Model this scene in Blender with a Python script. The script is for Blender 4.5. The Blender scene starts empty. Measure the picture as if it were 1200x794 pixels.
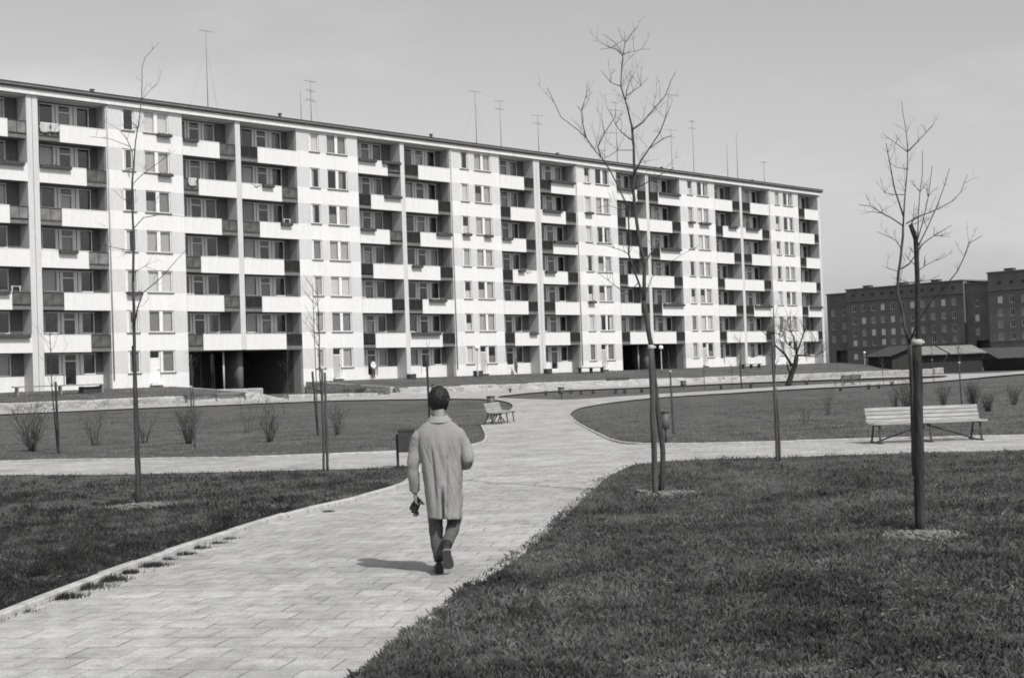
import bpy, bmesh, math, random
import numpy as np
from mathutils import Vector, Matrix, noise
from mathutils.geometry import delaunay_2d_cdt
rnd = random.Random(7)
C = bpy.context.scene.collection
sc = bpy.context.scene

# ------------------------------------------------------------------ camera
W, H, FPX = 1200.0, 794.0, 1660.6
HC, PITCH, ROLL = 1.77, 0.0243, -0.0353
c_, s_ = math.cos(ROLL), math.sin(ROLL)
FW = Vector((0, math.cos(PITCH), math.sin(PITCH)))
UP0 = Vector((0, -math.sin(PITCH), math.cos(PITCH)))
RT = c_ * Vector((1, 0, 0)) + s_ * UP0
UP = -s_ * Vector((1, 0, 0)) + c_ * UP0
CAM = Vector((0, 0, HC))
cd = bpy.data.cameras.new("camera"); cam = bpy.data.objects.new("camera", cd); C.objects.link(cam)
cd.sensor_width = 36; cd.lens = FPX / W * 36; cd.clip_end = 6000; cd.clip_start = 0.05
cam.matrix_world = Matrix(((RT.x, UP.x, -FW.x, 0), (RT.y, UP.y, -FW.y, 0), (RT.z, UP.z, -FW.z, HC), (0, 0, 0, 1)))
sc.camera = cam

def ray(x, y): return FW + RT * ((x - W / 2) / FPX) + UP * ((H / 2 - y) / FPX)
def at(x, y, Y):
    v = ray(x, y); return CAM + v * (Y / v.y)

# ------------------------------------------------------------------ terrain
A = 0.7528
D2 = Vector((math.sin(A), math.cos(A), 0)); N2 = Vector((-math.cos(A), math.sin(A), 0))
DIST, U0, P = 84.377, 56.899, 16.1428
def ss(a, b, x):
    t = min(1, max(0, (x - a) / (b - a))); return t * t * (3 - 2 * t)
def ut(X, Y): return X * D2.x + Y * D2.y - U0, DIST - (X * N2.x + Y * N2.y)
def xy(u, t): 
    p = N2 * (DIST - t) + D2 * (u + U0); return p.x, p.y
def zpath(u): return min(.62, max(.07, .62 - (u + 9) / 82 * .55))
def gz(u, t):
    zp = zpath(u)
    if t >= 10: return zp * (1 - ss(14, 50, t))
    k = max(0.0, min(1.0, 1 - t / 10))
    z = zp + .5 + (1.70 - zp - .5) * k
    if -1.5 < u < 10.32: z = zp + (.86 - zp) * k
    if u > 86:
        w = ss(86, 106, u); z = z * (1 - w) + .55 * w
    return z
def gxy(X, Y): return gz(*ut(X, Y))
def hit(x, y):
    """the point of the ground seen at this pixel of the photograph"""
    v = ray(x, y); s = 3.0
    prev = s
    while s < 900:
        p = CAM + v * s
        if p.z < gxy(p.x, p.y):
            lo, hi = prev, s
            for _ in range(24):
                m = (lo + hi) / 2; p = CAM + v * m
                if p.z < gxy(p.x, p.y): hi = m
                else: lo = m
            return CAM + v * hi
        prev = s; s *= 1.01
    return CAM + v * s

# ------------------------------------------------------------------ materials
MATS = {}
def mat(name, v, rough=.85, scale=4, amt=.15, bump=0, bscale=None, spec=.3, detail=5, stretch=(1, 1, 1), coord='Object'):
    """grey paint / stone / wood: noise mottling of the thing's own colour"""
    if name in MATS: return MATS[name]
    m = bpy.data.materials.new(name); m.use_nodes = True; nt = m.node_tree; b = nt.nodes['Principled BSDF']
    b.inputs['Roughness'].default_value = rough; b.inputs['Specular IOR Level'].default_value = spec
    tc = nt.nodes.new('ShaderNodeTexCoord'); mp = nt.nodes.new('ShaderNodeMapping'); mp.inputs['Scale'].default_value = stretch
    nz = nt.nodes.new('ShaderNodeTexNoise'); nz.inputs['Scale'].default_value = scale; nz.inputs['Detail'].default_value = detail
    mr = nt.nodes.new('ShaderNodeMapRange'); mr.inputs[1].default_value = .25; mr.inputs[2].default_value = .75
    mr.inputs[3].default_value = v * (1 - amt); mr.inputs[4].default_value = v * (1 + amt)
    nt.links.new(tc.outputs[coord], mp.inputs[0]); nt.links.new(mp.outputs[0], nz.inputs['Vector'])
    nt.links.new(nz.outputs['Fac'], mr.inputs[0]); nt.links.new(mr.outputs[0], b.inputs['Base Color'])
    if bump:
        bn = nt.nodes.new('ShaderNodeBump'); bn.inputs['Strength'].default_value = bump; bn.inputs['Distance'].default_value = .02
        n2 = nt.nodes.new('ShaderNodeTexNoise'); n2.inputs['Scale'].default_value = bscale or scale * 4; n2.inputs['Detail'].default_value = 6
        nt.links.new(mp.outputs[0], n2.inputs['Vector']); nt.links.new(n2.outputs['Fac'], bn.inputs['Height']); nt.links.new(bn.outputs[0], b.inputs['Normal'])
    MATS[name] = m; return m

def facade_mat(name, v, amt):
    m = bpy.data.materials.new(name); m.use_nodes = True; nt = m.node_tree; b = nt.nodes['Principled BSDF']
    b.inputs['Roughness'].default_value = .9; b.inputs['Specular IOR Level'].default_value = .2
    tc = nt.nodes.new('ShaderNodeTexCoord')
    outs = []
    for sc_, st in ((3.2, (1, 1, .10)), (.35, (1, 1, 1)), (7, (1, 1, .5))):
        mp = nt.nodes.new('ShaderNodeMapping'); mp.inputs['Scale'].default_value = st
        nz = nt.nodes.new('ShaderNodeTexNoise'); nz.inputs['Scale'].default_value = sc_; nz.inputs['Detail'].default_value = 6
        nt.links.new(tc.outputs['Object'], mp.inputs[0]); nt.links.new(mp.outputs[0], nz.inputs['Vector']); outs.append(nz.outputs['Fac'])
    a1 = nt.nodes.new('ShaderNodeMath'); a1.operation = 'ADD'; nt.links.new(outs[0], a1.inputs[0]); nt.links.new(outs[1], a1.inputs[1])
    a2 = nt.nodes.new('ShaderNodeMath'); a2.operation = 'ADD'; nt.links.new(a1.outputs[0], a2.inputs[0]); nt.links.new(outs[2], a2.inputs[1])
    mr = nt.nodes.new('ShaderNodeMapRange'); mr.inputs[1].default_value = 1.05; mr.inputs[2].default_value = 1.9
    mr.inputs[3].default_value = v * (1 - amt); mr.inputs[4].default_value = min(.9, v * (1 + amt))
    nt.links.new(a2.outputs[0], mr.inputs[0]); nt.links.new(mr.outputs[0], b.inputs['Base Color'])
    return m
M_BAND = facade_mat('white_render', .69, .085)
M_PIER = facade_mat('pale_render', .55, .10)
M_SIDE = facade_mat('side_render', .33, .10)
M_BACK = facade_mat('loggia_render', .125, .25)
M_PARA = facade_mat('parapet_render', .67, .08)
M_SLAB = mat('slab_concrete', .15, .9, 3, .2)
M_ROOFD = mat('roof_felt', .05, .8, 3, .3)
M_FASC = mat('fascia_paint', .66, .8, 2, .1)
M_FRAME = mat('window_paint', .72, .6, 5, .1)
M_GREYDOOR = mat('door_paint', .40, .6, 3, .1)
M_INT = mat('room_dark', .05, .9, .7, .5)
M_PANEL = mat('panel_dark', .016, .6, 2, .4)
M_PANEL2 = mat('panel_grey', .09, .6, 2, .5)
M_PANEL3 = mat('panel_wire_glass', .17, .5, 1.5, .45)
M_BOX = mat('box_dark', .06, .8, 5, .4)
M_PLANT = mat('box_plant', .05, .9, 20, .5)
M_METAL = mat('dark_metal', .05, .5, 8, .3)
M_STEEL = mat('mast_steel', .16, .5, 5, .3)
CURT = [mat('curtain_pale', .62, .9, 9, .2, stretch=(3, 1, .3)), mat('curtain_mid', .40, .9, 9, .25, stretch=(3, 1, .3)), mat('curtain_dark', .20, .9, 9, .3, stretch=(3, 1, .3))]
def glass_mat():
    m = bpy.data.materials.new('window_glass'); m.use_nodes = True; nt = m.node_tree
    nt.nodes.remove(nt.nodes['Principled BSDF']); o = nt.nodes['Material Output']
    t = nt.nodes.new('ShaderNodeBsdfTransparent'); t.inputs[0].default_value = (.95, .95, .95, 1)
    g = nt.nodes.new('ShaderNodeBsdfGlossy'); g.inputs['Roughness'].default_value = .03; g.inputs[0].default_value = (.9, .9, .9, 1)
    lw = nt.nodes.new('ShaderNodeLayerWeight'); lw.inputs[0].default_value = .5
    pw = nt.nodes.new('ShaderNodeMath'); pw.operation = 'POWER'; pw.inputs[1].default_value = 4; nt.links.new(lw.outputs['Facing'], pw.inputs[0])
    f = nt.nodes.new('ShaderNodeMath'); f.operation = 'MULTIPLY_ADD'; f.inputs[1].default_value = .8; f.inputs[2].default_value = .05; nt.links.new(pw.outputs[0], f.inputs[0])
    tc = nt.nodes.new('ShaderNodeTexCoord'); nz = nt.nodes.new('ShaderNodeTexNoise'); nz.inputs['Scale'].default_value = 1.2
    bn = nt.nodes.new('ShaderNodeBump'); bn.inputs['Strength'].default_value = .08; bn.inputs['Distance'].default_value = .1
    nt.links.new(tc.outputs['Object'], nz.inputs['Vector']); nt.links.new(nz.outputs['Fac'], bn.inputs['Height']); nt.links.new(bn.outputs[0], g.inputs['Normal'])
    mx = nt.nodes.new('ShaderNodeMixShader'); nt.links.new(f.outputs[0], mx.inputs[0]); nt.links.new(t.outputs[0], mx.inputs[1]); nt.links.new(g.outputs[0], mx.inputs[2])
    nt.links.new(mx.outputs[0], o.inputs[0]); return m
M_GLASS = glass_mat()
M_BARK = mat('bark', .055, .9, 14, .45, .5, 40, stretch=(1, 1, .35))
M_BARKD = mat('bark_dark', .035, .9, 14, .4, .5, 40)
M_TWIG = mat('twig', .075, .9, 9, .4)
M_STAKE = mat('stake_wood', .075, .85, 12, .45, .5, 40, stretch=(1, 1, .15))
M_STAKED = mat('stake_wood_dark', .038, .85, 16, .75, 1, 55, stretch=(1, 1, .15))
M_TIE = mat('tie_pale', .42, .9, 12, .2)
M_SLAT = mat('bench_slat', .33, .7, 9, .35, .2, 30, stretch=(.3, 3, 3))
M_SLATD = mat('bench_slat_dark', .07, .7, 9, .3)
M_SOIL = mat('bare_soil', .15, .95, 7, .55, 1, 24)
def stone_mat():
    m = bpy.data.materials.new('rubble_stone'); m.use_nodes = True; nt = m.node_tree; b = nt.nodes['Principled BSDF']
    b.inputs['Roughness'].default_value = .9; b.inputs['Specular IOR Level'].default_value = .2
    tc = nt.nodes.new('ShaderNodeTexCoord'); mp = nt.nodes.new('ShaderNodeMapping'); mp.inputs['Scale'].default_value = (1, 1, 1.7)
    vo = nt.nodes.new('ShaderNodeTexVoronoi'); vo.inputs['Scale'].default_value = 2.2
    v2 = nt.nodes.new('ShaderNodeTexVoronoi'); v2.feature = 'DISTANCE_TO_EDGE'; v2.inputs['Scale'].default_value = 2.2
    bw = nt.nodes.new('ShaderNodeRGBToBW'); r1 = nt.nodes.new('ShaderNodeMapRange'); r1.inputs[3].default_value = .24; r1.inputs[4].default_value = .46
    r2 = nt.nodes.new('ShaderNodeMapRange'); r2.inputs[2].default_value = .05; r2.inputs[3].default_value = .45; r2.inputs[4].default_value = 1
    mu = nt.nodes.new('ShaderNodeMath'); mu.operation = 'MULTIPLY'
    nt.links.new(tc.outputs['Object'], mp.inputs[0])
    for v in (vo, v2): nt.links.new(mp.outputs[0], v.inputs['Vector'])
    nt.links.new(vo.outputs['Color'], bw.inputs[0]); nt.links.new(bw.outputs[0], r1.inputs[0]); nt.links.new(v2.outputs['Distance'], r2.inputs[0])
    nt.links.new(r1.outputs[0], mu.inputs[0]); nt.links.new(r2.outputs[0], mu.inputs[1]); nt.links.new(mu.outputs[0], b.inputs['Base Color'])
    bn = nt.nodes.new('ShaderNodeBump'); bn.inputs['Distance'].default_value = .05; nt.links.new(v2.outputs['Distance'], bn.inputs['Height']); nt.links.new(bn.outputs[0], b.inputs['Normal'])
    return m
M_STONE = stone_mat()
def paving_mat():
    m = bpy.data.materials.new('paving_slabs'); m.use_nodes = True; nt = m.node_tree; b = nt.nodes['Principled BSDF']
    b.inputs['Roughness'].default_value = .85; b.inputs['Specular IOR Level'].default_value = .25
    tc = nt.nodes.new('ShaderNodeTexCoord'); mp = nt.nodes.new('ShaderNodeMapping'); mp.inputs['Rotation'].default_value = (0, 0, math.radians(10))
    nd = nt.nodes.new('ShaderNodeTexNoise'); nd.inputs['Scale'].default_value = 1.1
    vm = nt.nodes.new('ShaderNodeVectorMath'); vm.operation = 'MULTIPLY_ADD'; vm.inputs[1].default_value = (.09, .09, 0)
    br = nt.nodes.new('ShaderNodeTexBrick'); br.offset = .5; br.inputs['Scale'].default_value = 1.0
    br.inputs['Brick Width'].default_value = .35; br.inputs['Row Height'].default_value = .35; br.inputs['Mortar Size'].default_value = .007; br.inputs['Mortar Smooth'].default_value = .6
    br.inputs['Color1'].default_value = (.345, .345, .345, 1); br.inputs['Color2'].default_value = (.40, .40, .40, 1); br.inputs['Mortar'].default_value = (.305, .305, .305, 1)
    nt.links.new(tc.outputs['Object'], mp.inputs[0]); nt.links.new(mp.outputs[0], nd.inputs['Vector']); nt.links.new(nd.outputs['Color'], vm.inputs[0]); nt.links.new(mp.outputs[0], vm.inputs[2]); nt.links.new(vm.outputs[0], br.inputs['Vector'])
    prod = br.outputs['Color']
    for s, lo, hi in ((.35, .86, 1.12), (1.3, .80, 1.16), (6, .80, 1.16), (60, .78, 1.22)):
        nz = nt.nodes.new('ShaderNodeTexNoise'); nz.inputs['Scale'].default_value = s; nz.inputs['Detail'].default_value = 6
        mr = nt.nodes.new('ShaderNodeMapRange'); mr.inputs[1].default_value = .3; mr.inputs[2].default_value = .7; mr.inputs[3].default_value = lo; mr.inputs[4].default_value = hi
        vs = nt.nodes.new('ShaderNodeVectorMath'); vs.operation = 'SCALE'
        nt.links.new(mp.outputs[0], nz.inputs['Vector']); nt.links.new(nz.outputs['Fac'], mr.inputs[0]); nt.links.new(prod, vs.inputs[0]); nt.links.new(mr.outputs[0], vs.inputs['Scale']); prod = vs.outputs[0]
    # sparse open joints, here and there sand and weeds
    n3 = nt.nodes.new('ShaderNodeTexNoise'); n3.inputs['Scale'].default_value = 2.3; n3.inputs['Detail'].default_value = 3
    r3 = nt.nodes.new('ShaderNodeMapRange'); r3.inputs[1].default_value = .50; r3.inputs[2].default_value = .66; r3.inputs[3].default_value = 0; r3.inputs[4].default_value = .85
    mu = nt.nodes.new('ShaderNodeMath'); mu.operation = 'MULTIPLY'; mxc = nt.nodes.new('ShaderNodeMix'); mxc.data_type = 'RGBA'; mxc.inputs[7].default_value = (.05, .05, .05, 1)
    nt.links.new(mp.outputs[0], n3.inputs['Vector']); nt.links.new(n3.outputs['Fac'], r3.inputs[0]); nt.links.new(r3.outputs[0], mu.inputs[0]); nt.links.new(br.outputs['Fac'], mu.inputs[1])
    nt.links.new(mu.outputs[0], mxc.inputs[0]); nt.links.new(prod, mxc.inputs[6]); nt.links.new(mxc.outputs[2], b.inputs['Base Color'])
    bn = nt.nodes.new('ShaderNodeBump'); bn.invert = True; bn.inputs['Distance'].default_value = .008; nt.links.new(br.outputs['Fac'], bn.inputs['Height'])
    b2 = nt.nodes.new('ShaderNodeBump'); b2.inputs['Distance'].default_value = .006; b2.inputs['Strength'].default_value = .5
    n4 = nt.nodes.new('ShaderNodeTexNoise'); n4.inputs['Scale'].default_value = 25; nt.links.new(mp.outputs[0], n4.inputs['Vector']); nt.links.new(n4.outputs['Fac'], b2.inputs['Height'])
    nt.links.new(bn.outputs[0], b2.inputs['Normal']); nt.links.new(b2.outputs[0], b.inputs['Normal'])
    return m
def grass_ground_mat():
    m = bpy.data.materials.new('lawn_ground'); m.use_nodes = True; nt = m.node_tree; b = nt.nodes['Principled BSDF']
    b.inputs['Roughness'].default_value = .95; b.inputs['Specular IOR Level'].default_value = .1
    tc = nt.nodes.new('ShaderNodeTexCoord'); acc = None
    for s, w in ((.12, .35), (.8, .3), (6, .25), (30, .25)):
        nz = nt.nodes.new('ShaderNodeTexNoise'); nz.inputs['Scale'].default_value = s; nz.inputs['Detail'].default_value = 5; nz.inputs['Roughness'].default_value = .65
        mu = nt.nodes.new('ShaderNodeMath'); mu.operation = 'MULTIPLY_ADD'; mu.inputs[1].default_value = w
        nt.links.new(tc.outputs['Object'], nz.inputs['Vector']); nt.links.new(nz.outputs['Fac'], mu.inputs[0])
        if acc: nt.links.new(acc, mu.inputs[2])
        else: mu.inputs[2].default_value = 0
        acc = mu.outputs[0]
    mr = nt.nodes.new('ShaderNodeMapRange'); mr.inputs[1].default_value = .4; mr.inputs[2].default_value = .75; mr.inputs[3].default_value = .045; mr.inputs[4].default_value = .165
    nt.links.new(acc, mr.inputs[0]); nt.links.new(mr.outputs[0], b.inputs['Base Color'])
    bn = nt.nodes.new('ShaderNodeBump'); bn.inputs['Distance'].default_value = .06; bn.inputs['Strength'].default_value = 1
    n2 = nt.nodes.new('ShaderNodeTexNoise'); n2.inputs['Scale'].default_value = 14; n2.inputs['Detail'].default_value = 6
    nt.links.new(tc.outputs['Object'], n2.inputs['Vector']); nt.links.new(n2.outputs['Fac'], bn.inputs['Height']); nt.links.new(bn.outputs[0], b.inputs['Normal'])
    return m
def blade_mat(k=1.0):
    m = bpy.data.materials.new('grass_blade'); m.use_nodes = True; nt = m.node_tree; b = nt.nodes['Principled BSDF']
    b.inputs['Roughness'].default_value = .7; b.inputs['Specular IOR Level'].default_value = .2
    g = nt.nodes.new('ShaderNodeNewGeometry'); tc = nt.nodes.new('ShaderNodeTexCoord')
    nz = nt.nodes.new('ShaderNodeTexNoise'); nz.inputs['Scale'].default_value = .7; nz.inputs['Detail'].default_value = 5
    nt.links.new(tc.outputs['Object'], nz.inputs['Vector'])
    mr = nt.nodes.new('ShaderNodeMapRange'); mr.inputs[1].default_value = .3; mr.inputs[2].default_value = .7; mr.inputs[3].default_value = .32; mr.inputs[4].default_value = 1.25
    pw = nt.nodes.new('ShaderNodeMath'); pw.operation = 'POWER'; pw.inputs[1].default_value = 1.4
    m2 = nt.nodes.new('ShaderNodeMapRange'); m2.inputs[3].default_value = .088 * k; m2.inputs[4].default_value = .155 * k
    mu = nt.nodes.new('ShaderNodeMath'); mu.operation = 'MULTIPLY'
    n5 = nt.nodes.new('ShaderNodeTexNoise'); n5.inputs['Scale'].default_value = 6; n5.inputs['Detail'].default_value = 4; nt.links.new(tc.outputs['Object'], n5.inputs['Vector'])
    m5 = nt.nodes.new('ShaderNodeMapRange'); m5.inputs[1].default_value = .3; m5.inputs[2].default_value = .7; m5.inputs[3].default_value = .55; m5.inputs[4].default_value = 1.45; nt.links.new(n5.outputs['Fac'], m5.inputs[0])
    m6 = nt.nodes.new('ShaderNodeMath'); m6.operation = 'MULTIPLY'; nt.links.new(mr.outputs[0], m6.inputs[0]); nt.links.new(m5.outputs[0], m6.inputs[1])
    nt.links.new(nz.outputs['Fac'], mr.inputs[0]); nt.links.new(g.outputs['Random Per Island'], pw.inputs[0]); nt.links.new(pw.outputs[0], m2.inputs[0])
    nt.links.new(m2.outputs[0], mu.inputs[0]); nt.links.new(m6.outputs[0], mu.inputs[1]); nt.links.new(mu.outputs[0], b.inputs['Base Color'])
    return m
def brick_mat(name, v):
    m = bpy.data.materials.new(name); m.use_nodes = True; nt = m.node_tree; b = nt.nodes['Principled BSDF']; b.inputs['Roughness'].default_value = .9
    tc = nt.nodes.new('ShaderNodeTexCoord'); acc = None
    for s, st in ((.25, (1, 1, 1)), (2.0, (1, 1, 3)), (9, (1, 1, 3))):
        mp = nt.nodes.new('ShaderNodeMapping'); mp.inputs['Scale'].default_value = st
        nz = nt.nodes.new('ShaderNodeTexNoise'); nz.inputs['Scale'].default_value = s; nz.inputs['Detail'].default_value = 4
        ad = nt.nodes.new('ShaderNodeMath'); ad.operation = 'ADD'
        nt.links.new(tc.outputs['Object'], mp.inputs[0]); nt.links.new(mp.outputs[0], nz.inputs['Vector']); nt.links.new(nz.outputs['Fac'], ad.inputs[0])
        if acc: nt.links.new(acc, ad.inputs[1])
        else: ad.inputs[1].default_value = 0
        acc = ad.outputs[0]
    mr = nt.nodes.new('ShaderNodeMapRange'); mr.inputs[1].default_value = 1.1; mr.inputs[2].default_value = 1.9; mr.inputs[3].default_value = v * .65; mr.inputs[4].default_value = v * 1.35
    nt.links.new(acc, mr.inputs[0]); nt.links.new(mr.outputs[0], b.inputs['Base Color']); return m

# ------------------------------------------------------------------ mesh helpers
class MB:
    def __init__(s): s.v = []; s.f = []; s.m = []; s.sm = []
    def face(s, idx, mi=0, smooth=False): s.f.append(idx); s.m.append(mi); s.sm.append(smooth)
    def box(s, x0, x1, y0, y1, z0, z1, mi=0, bottom=True):
        b = len(s.v)
        s.v += [(x0, y0, z0), (x1, y0, z0), (x1, y1, z0), (x0, y1, z0), (x0, y0, z1), (x1, y0, z1), (x1, y1, z1), (x0, y1, z1)]
        for q in ((3, 2, 1, 0), (4, 5, 6, 7), (0, 1, 5, 4), (1, 2, 6, 5), (2, 3, 7, 6), (3, 0, 4, 7)):
            s.face(tuple(b + i for i in q), mi)
        return s
    def beam(s, p, q, w, h, mi=0, up=Vector((0, 0, 1))):
        p, q = Vector(p), Vector(q); t = (q - p).normalized(); a = t.cross(up)
        if a.length < 1e-4: a = t.cross(Vector((0, 1, 0)))
        a.normalize(); c = a.cross(t)
        b = len(s.v)
        for o in (p, q):
            for i, j in ((-1, -1), (1, -1), (1, 1), (-1, 1)): s.v.append(tuple(o + a * (i * w / 2) + c * (j * h / 2)))
        for k in range(4): s.face((b + k, b + (k + 1) % 4, b + 4 + (k + 1) % 4, b + 4 + k), mi)
        s.face((b + 3, b + 2, b + 1, b), mi); s.face((b + 4, b + 5, b + 6, b + 7), mi); return s
    def tube(s, pts, rad, n=8, mi=0, cap=True, flat=None):
        pts = [Vector(p) for p in pts]; b = len(s.v); ref = None
        for i, p in enumerate(pts):
            t = (pts[min(i + 1, len(pts) - 1)] - pts[max(i - 1, 0)])
            t = t.normalized() if t.length > 1e-9 else Vector((0, 0, 1))
            if ref is None: ref = Vector((1, 0, 0)) if abs(t.x) < .8 else Vector((0, 1, 0))
            a = (ref - t * ref.dot(t)).normalized(); ref = a; c = t.cross(a)
            r = rad[i] if hasattr(rad, '__len__') else rad
            fl = 1 if flat is None else flat
            for k in range(n):
                an = 2 * math.pi * k / n; s.v.append(tuple(p + a * (r * math.cos(an)) + c * (r * fl * math.sin(an))))
        for i in range(len(pts) - 1):
            for k in range(n):
                s.face((b + i * n + k, b + i * n + (k + 1) % n, b + (i + 1) * n + (k + 1) % n, b + (i + 1) * n + k), mi, True)
        if cap:
            s.face(tuple(b + k for k in range(n))[::-1], mi); s.face(tuple(b + (len(pts) - 1) * n + k for k in range(n)), mi)
        return s
    def ball(s, c, r, nu=16, nv=10, mi=0, M=None, fn=None):
        c = Vector(c); r = r if hasattr(r, '__len__') else (r, r, r); b = len(s.v)
        for j in range(nv + 1):
            th = math.pi * j / nv
            for i in range(nu):
                ph = 2 * math.pi * i / nu
                q = Vector((r[0] * math.sin(th) * math.cos(ph), r[1] * math.sin(th) * math.sin(ph), r[2] * math.cos(th)))
                if fn: q = fn(q)
                if M: q = M @ q
                s.v.append(tuple(c + q))
        for j in range(nv):
            for i in range(nu):
                s.face((b + j * nu + i, b + (j + 1) * nu + i, b + (j + 1) * nu + (i + 1) % nu, b + j * nu + (i + 1) % nu), mi, True)
        return s
    def loft(s, rings, mi=0, cap=True, smooth=True):
        b = len(s.v); n = len(rings[0])
        for r in rings: s.v += [tuple(p) for p in r]
        for i in range(len(rings) - 1):
            for k in range(n): s.face((b + i * n + k, b + i * n + (k + 1) % n, b + (i + 1) * n + (k + 1) % n, b + (i + 1) * n + k), mi, smooth)
        if cap:
            s.face(tuple(b + k for k in range(n))[::-1], mi); s.face(tuple(b + (len(rings) - 1) * n + k for k in range(n)), mi)
        return s
    def mesh(s, name, mats):
        me = bpy.data.meshes.new(name); me.from_pydata(s.v, [], s.f)
        for m in (mats if isinstance(mats, (list, tuple)) else [mats]): me.materials.append(m)
        me.polygons.foreach_set('material_index', s.m); me.polygons.foreach_set('use_smooth', s.sm); me.update(); return me
    def build(s, name, mats, parent=None, loc=None):
        return put(name, s.mesh(name, mats), parent, loc)
def put(name, me, parent=None, loc=None):
    o = bpy.data.objects.new(name, me); C.objects.link(o)
    if parent: o.parent = parent
    if loc is not None: o.location = loc
    return o
def tag(o, label=None, cat=None, group=None, kind=None):
    for k, v in (('label', label), ('category', cat), ('group', group), ('kind', kind)):
        if v: o[k] = v
    return o
def thing(name, label, cat, loc=(0, 0, 0), rz=0, group=None):
    o = bpy.data.objects.new(name, None); o.empty_display_size = .2; C.objects.link(o); o.location = loc; o.rotation_euler = (0, 0, rz)
    return tag(o, label, cat, group)
def copy_tree(o, parent=None):
    c = o.copy(); C.objects.link(c); c.parent = parent
    for ch in list(o.children): copy_tree(ch, c)
    return c
def wallgrid(mb, x0, x1, z0, z1, y0, y1, holes, mi=0, mfun=None, zcuts=()):
    xs = sorted({x0, x1} | {h[i] for h in holes for i in (0, 1) if x0 < h[i] < x1})
    zs = sorted({z0, z1} | {h[i] for h in holes for i in (2, 3) if z0 < h[i] < z1} | {z for z in zcuts if z0 < z < z1})
    for j in range(len(zs) - 1):
        run = None
        zc = (zs[j] + zs[j + 1]) / 2
        for i in range(len(xs) - 1):
            xc = (xs[i] + xs[i + 1]) / 2
            solid = not any(h[0] < xc < h[1] and h[2] < zc < h[3] for h in holes)
            if solid and run is None: run = xs[i]
            if run is not None and (not solid or i == len(xs) - 2):
                mb.box(run, xs[i + 1] if solid else xs[i], y0, y1, zs[j], zs[j + 1], mfun(zc) if mfun else mi); run = None

# ------------------------------------------------------------------ light, sky
EL = math.radians(50); AZX, AZY = .61, -.79     # sun direction on the plan: behind the camera, to its right
sd = Vector((AZX * math.cos(EL), AZY * math.cos(EL), math.sin(EL))).normalized()
sl = bpy.data.lights.new('sun', 'SUN'); sl.energy = 3.8; sl.angle = math.radians(.5); sl.color = (1, .985, .96)
so = bpy.data.objects.new('sun', sl); C.objects.link(so); so.rotation_euler = (-sd).to_track_quat('-Z', 'Y').to_euler(); so.location = (20, -30, 60)
w = bpy.data.worlds.new("World"); sc.world = w; w.use_nodes = True; nt = w.node_tree
bg = nt.nodes['Background']; bg.inputs[1].default_value = .13
sky = nt.nodes.new('ShaderNodeTexSky'); sky.sky_type = 'NISHITA'; sky.sun_disc = False; sky.sun_elevation = EL; sky.sun_rotation = math.atan2(sd.x, sd.y)
sky.air_density = 1.0; sky.dust_density = 1.6; sky.ozone_density = 1
# blue-sensitive black and white film: the sky is seen by its green and blue light
sp = nt.nodes.new('ShaderNodeSeparateColor'); nt.links.new(sky.outputs[0], sp.inputs[0])
bw = nt.nodes.new('ShaderNodeMath'); bw.operation = 'MULTIPLY_ADD'; bw.inputs[1].default_value = .5
gm = nt.nodes.new('ShaderNodeMath'); gm.operation = 'MULTIPLY'; gm.inputs[1].default_value = .5
nt.links.new(sp.outputs[1], gm.inputs[0]); nt.links.new(sp.outputs[2], bw.inputs[0]); nt.links.new(gm.outputs[0], bw.inputs[2])
tc = nt.nodes.new('ShaderNodeTexCoord'); mp = nt.nodes.new('ShaderNodeMapping'); mp.inputs['Scale'].default_value = (2.2, 2.2, 7)
nz = nt.nodes.new('ShaderNodeTexNoise'); nz.inputs['Scale'].default_value = 1.7; nz.inputs['Detail'].default_value = 7
mr = nt.nodes.new('ShaderNodeMapRange'); mr.inputs[1].default_value = .5; mr.inputs[2].default_value = .8; mr.inputs[3].default_value = 1; mr.inputs[4].default_value = 1.26
mu = nt.nodes.new('ShaderNodeMath'); mu.operation = 'MULTIPLY'
nt.links.new(tc.outputs['Generated'], mp.inputs[0]); nt.links.new(mp.outputs[0], nz.inputs['Vector']); nt.links.new(nz.outputs['Fac'], mr.inputs[0])
nt.links.new(bw.outputs[0], mu.inputs[0]); nt.links.new(mr.outputs[0], mu.inputs[1]); nt.links.new(mu.outputs[0], bg.inputs[0])
vs = sc.view_settings; vs.view_transform = 'Standard'; vs.look = 'None'; vs.gamma = 1; vs.use_curve_mapping = False; vs.exposure = 0.0
sc.cycles.filter_width = 1.8; sc.cycles.max_bounces = 6; sc.cycles.transparent_max_bounces = 12

# ------------------------------------------------------------------ ground sheet
def build_ground():
    us = sorted(set([-4000, -2500, -1500, -900, -500, -300, -200, -150, -110, -90, -75] + [x for x in range(-64, 116, 2)] + [-1.5, -1.42, 10.25, 10.33, 120, 130, 145, 165, 190, 220, 260, 320, 400, 550, 800, 1200, 2000, 4000]))
    ts = sorted(set([-4000, -2500, -1500, -900, -550, -350, -250, -180, -130, -90, -60, -40, -25, -12, -5] + [i for i in range(0, 10)] + [9.8, 10.2, 11, 12, 13, 14] + [14 + 1.5 * i for i in range(1, 30)] + [62, 68, 75, 82, 90, 100, 120, 150, 200, 300, 500, 900, 1600, 4000]))
    mb = MB()
    for t in ts:
        for u in us:
            X, Y = xy(u, t); z = gz(u, t)
            if abs(u) > 250 or abs(t) > 200: z = min(z, .55)
            mb.v.append((X, Y, z))
    n = len(us)
    for j in range(len(ts) - 1):
        for i in range(n - 1): mb.face((j * n + i + 1, j * n + i, (j + 1) * n + i, (j + 1) * n + i + 1), 0, False)
    tag(mb.build('ground', grass_ground_mat()), kind='structure')
build_ground()

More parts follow.
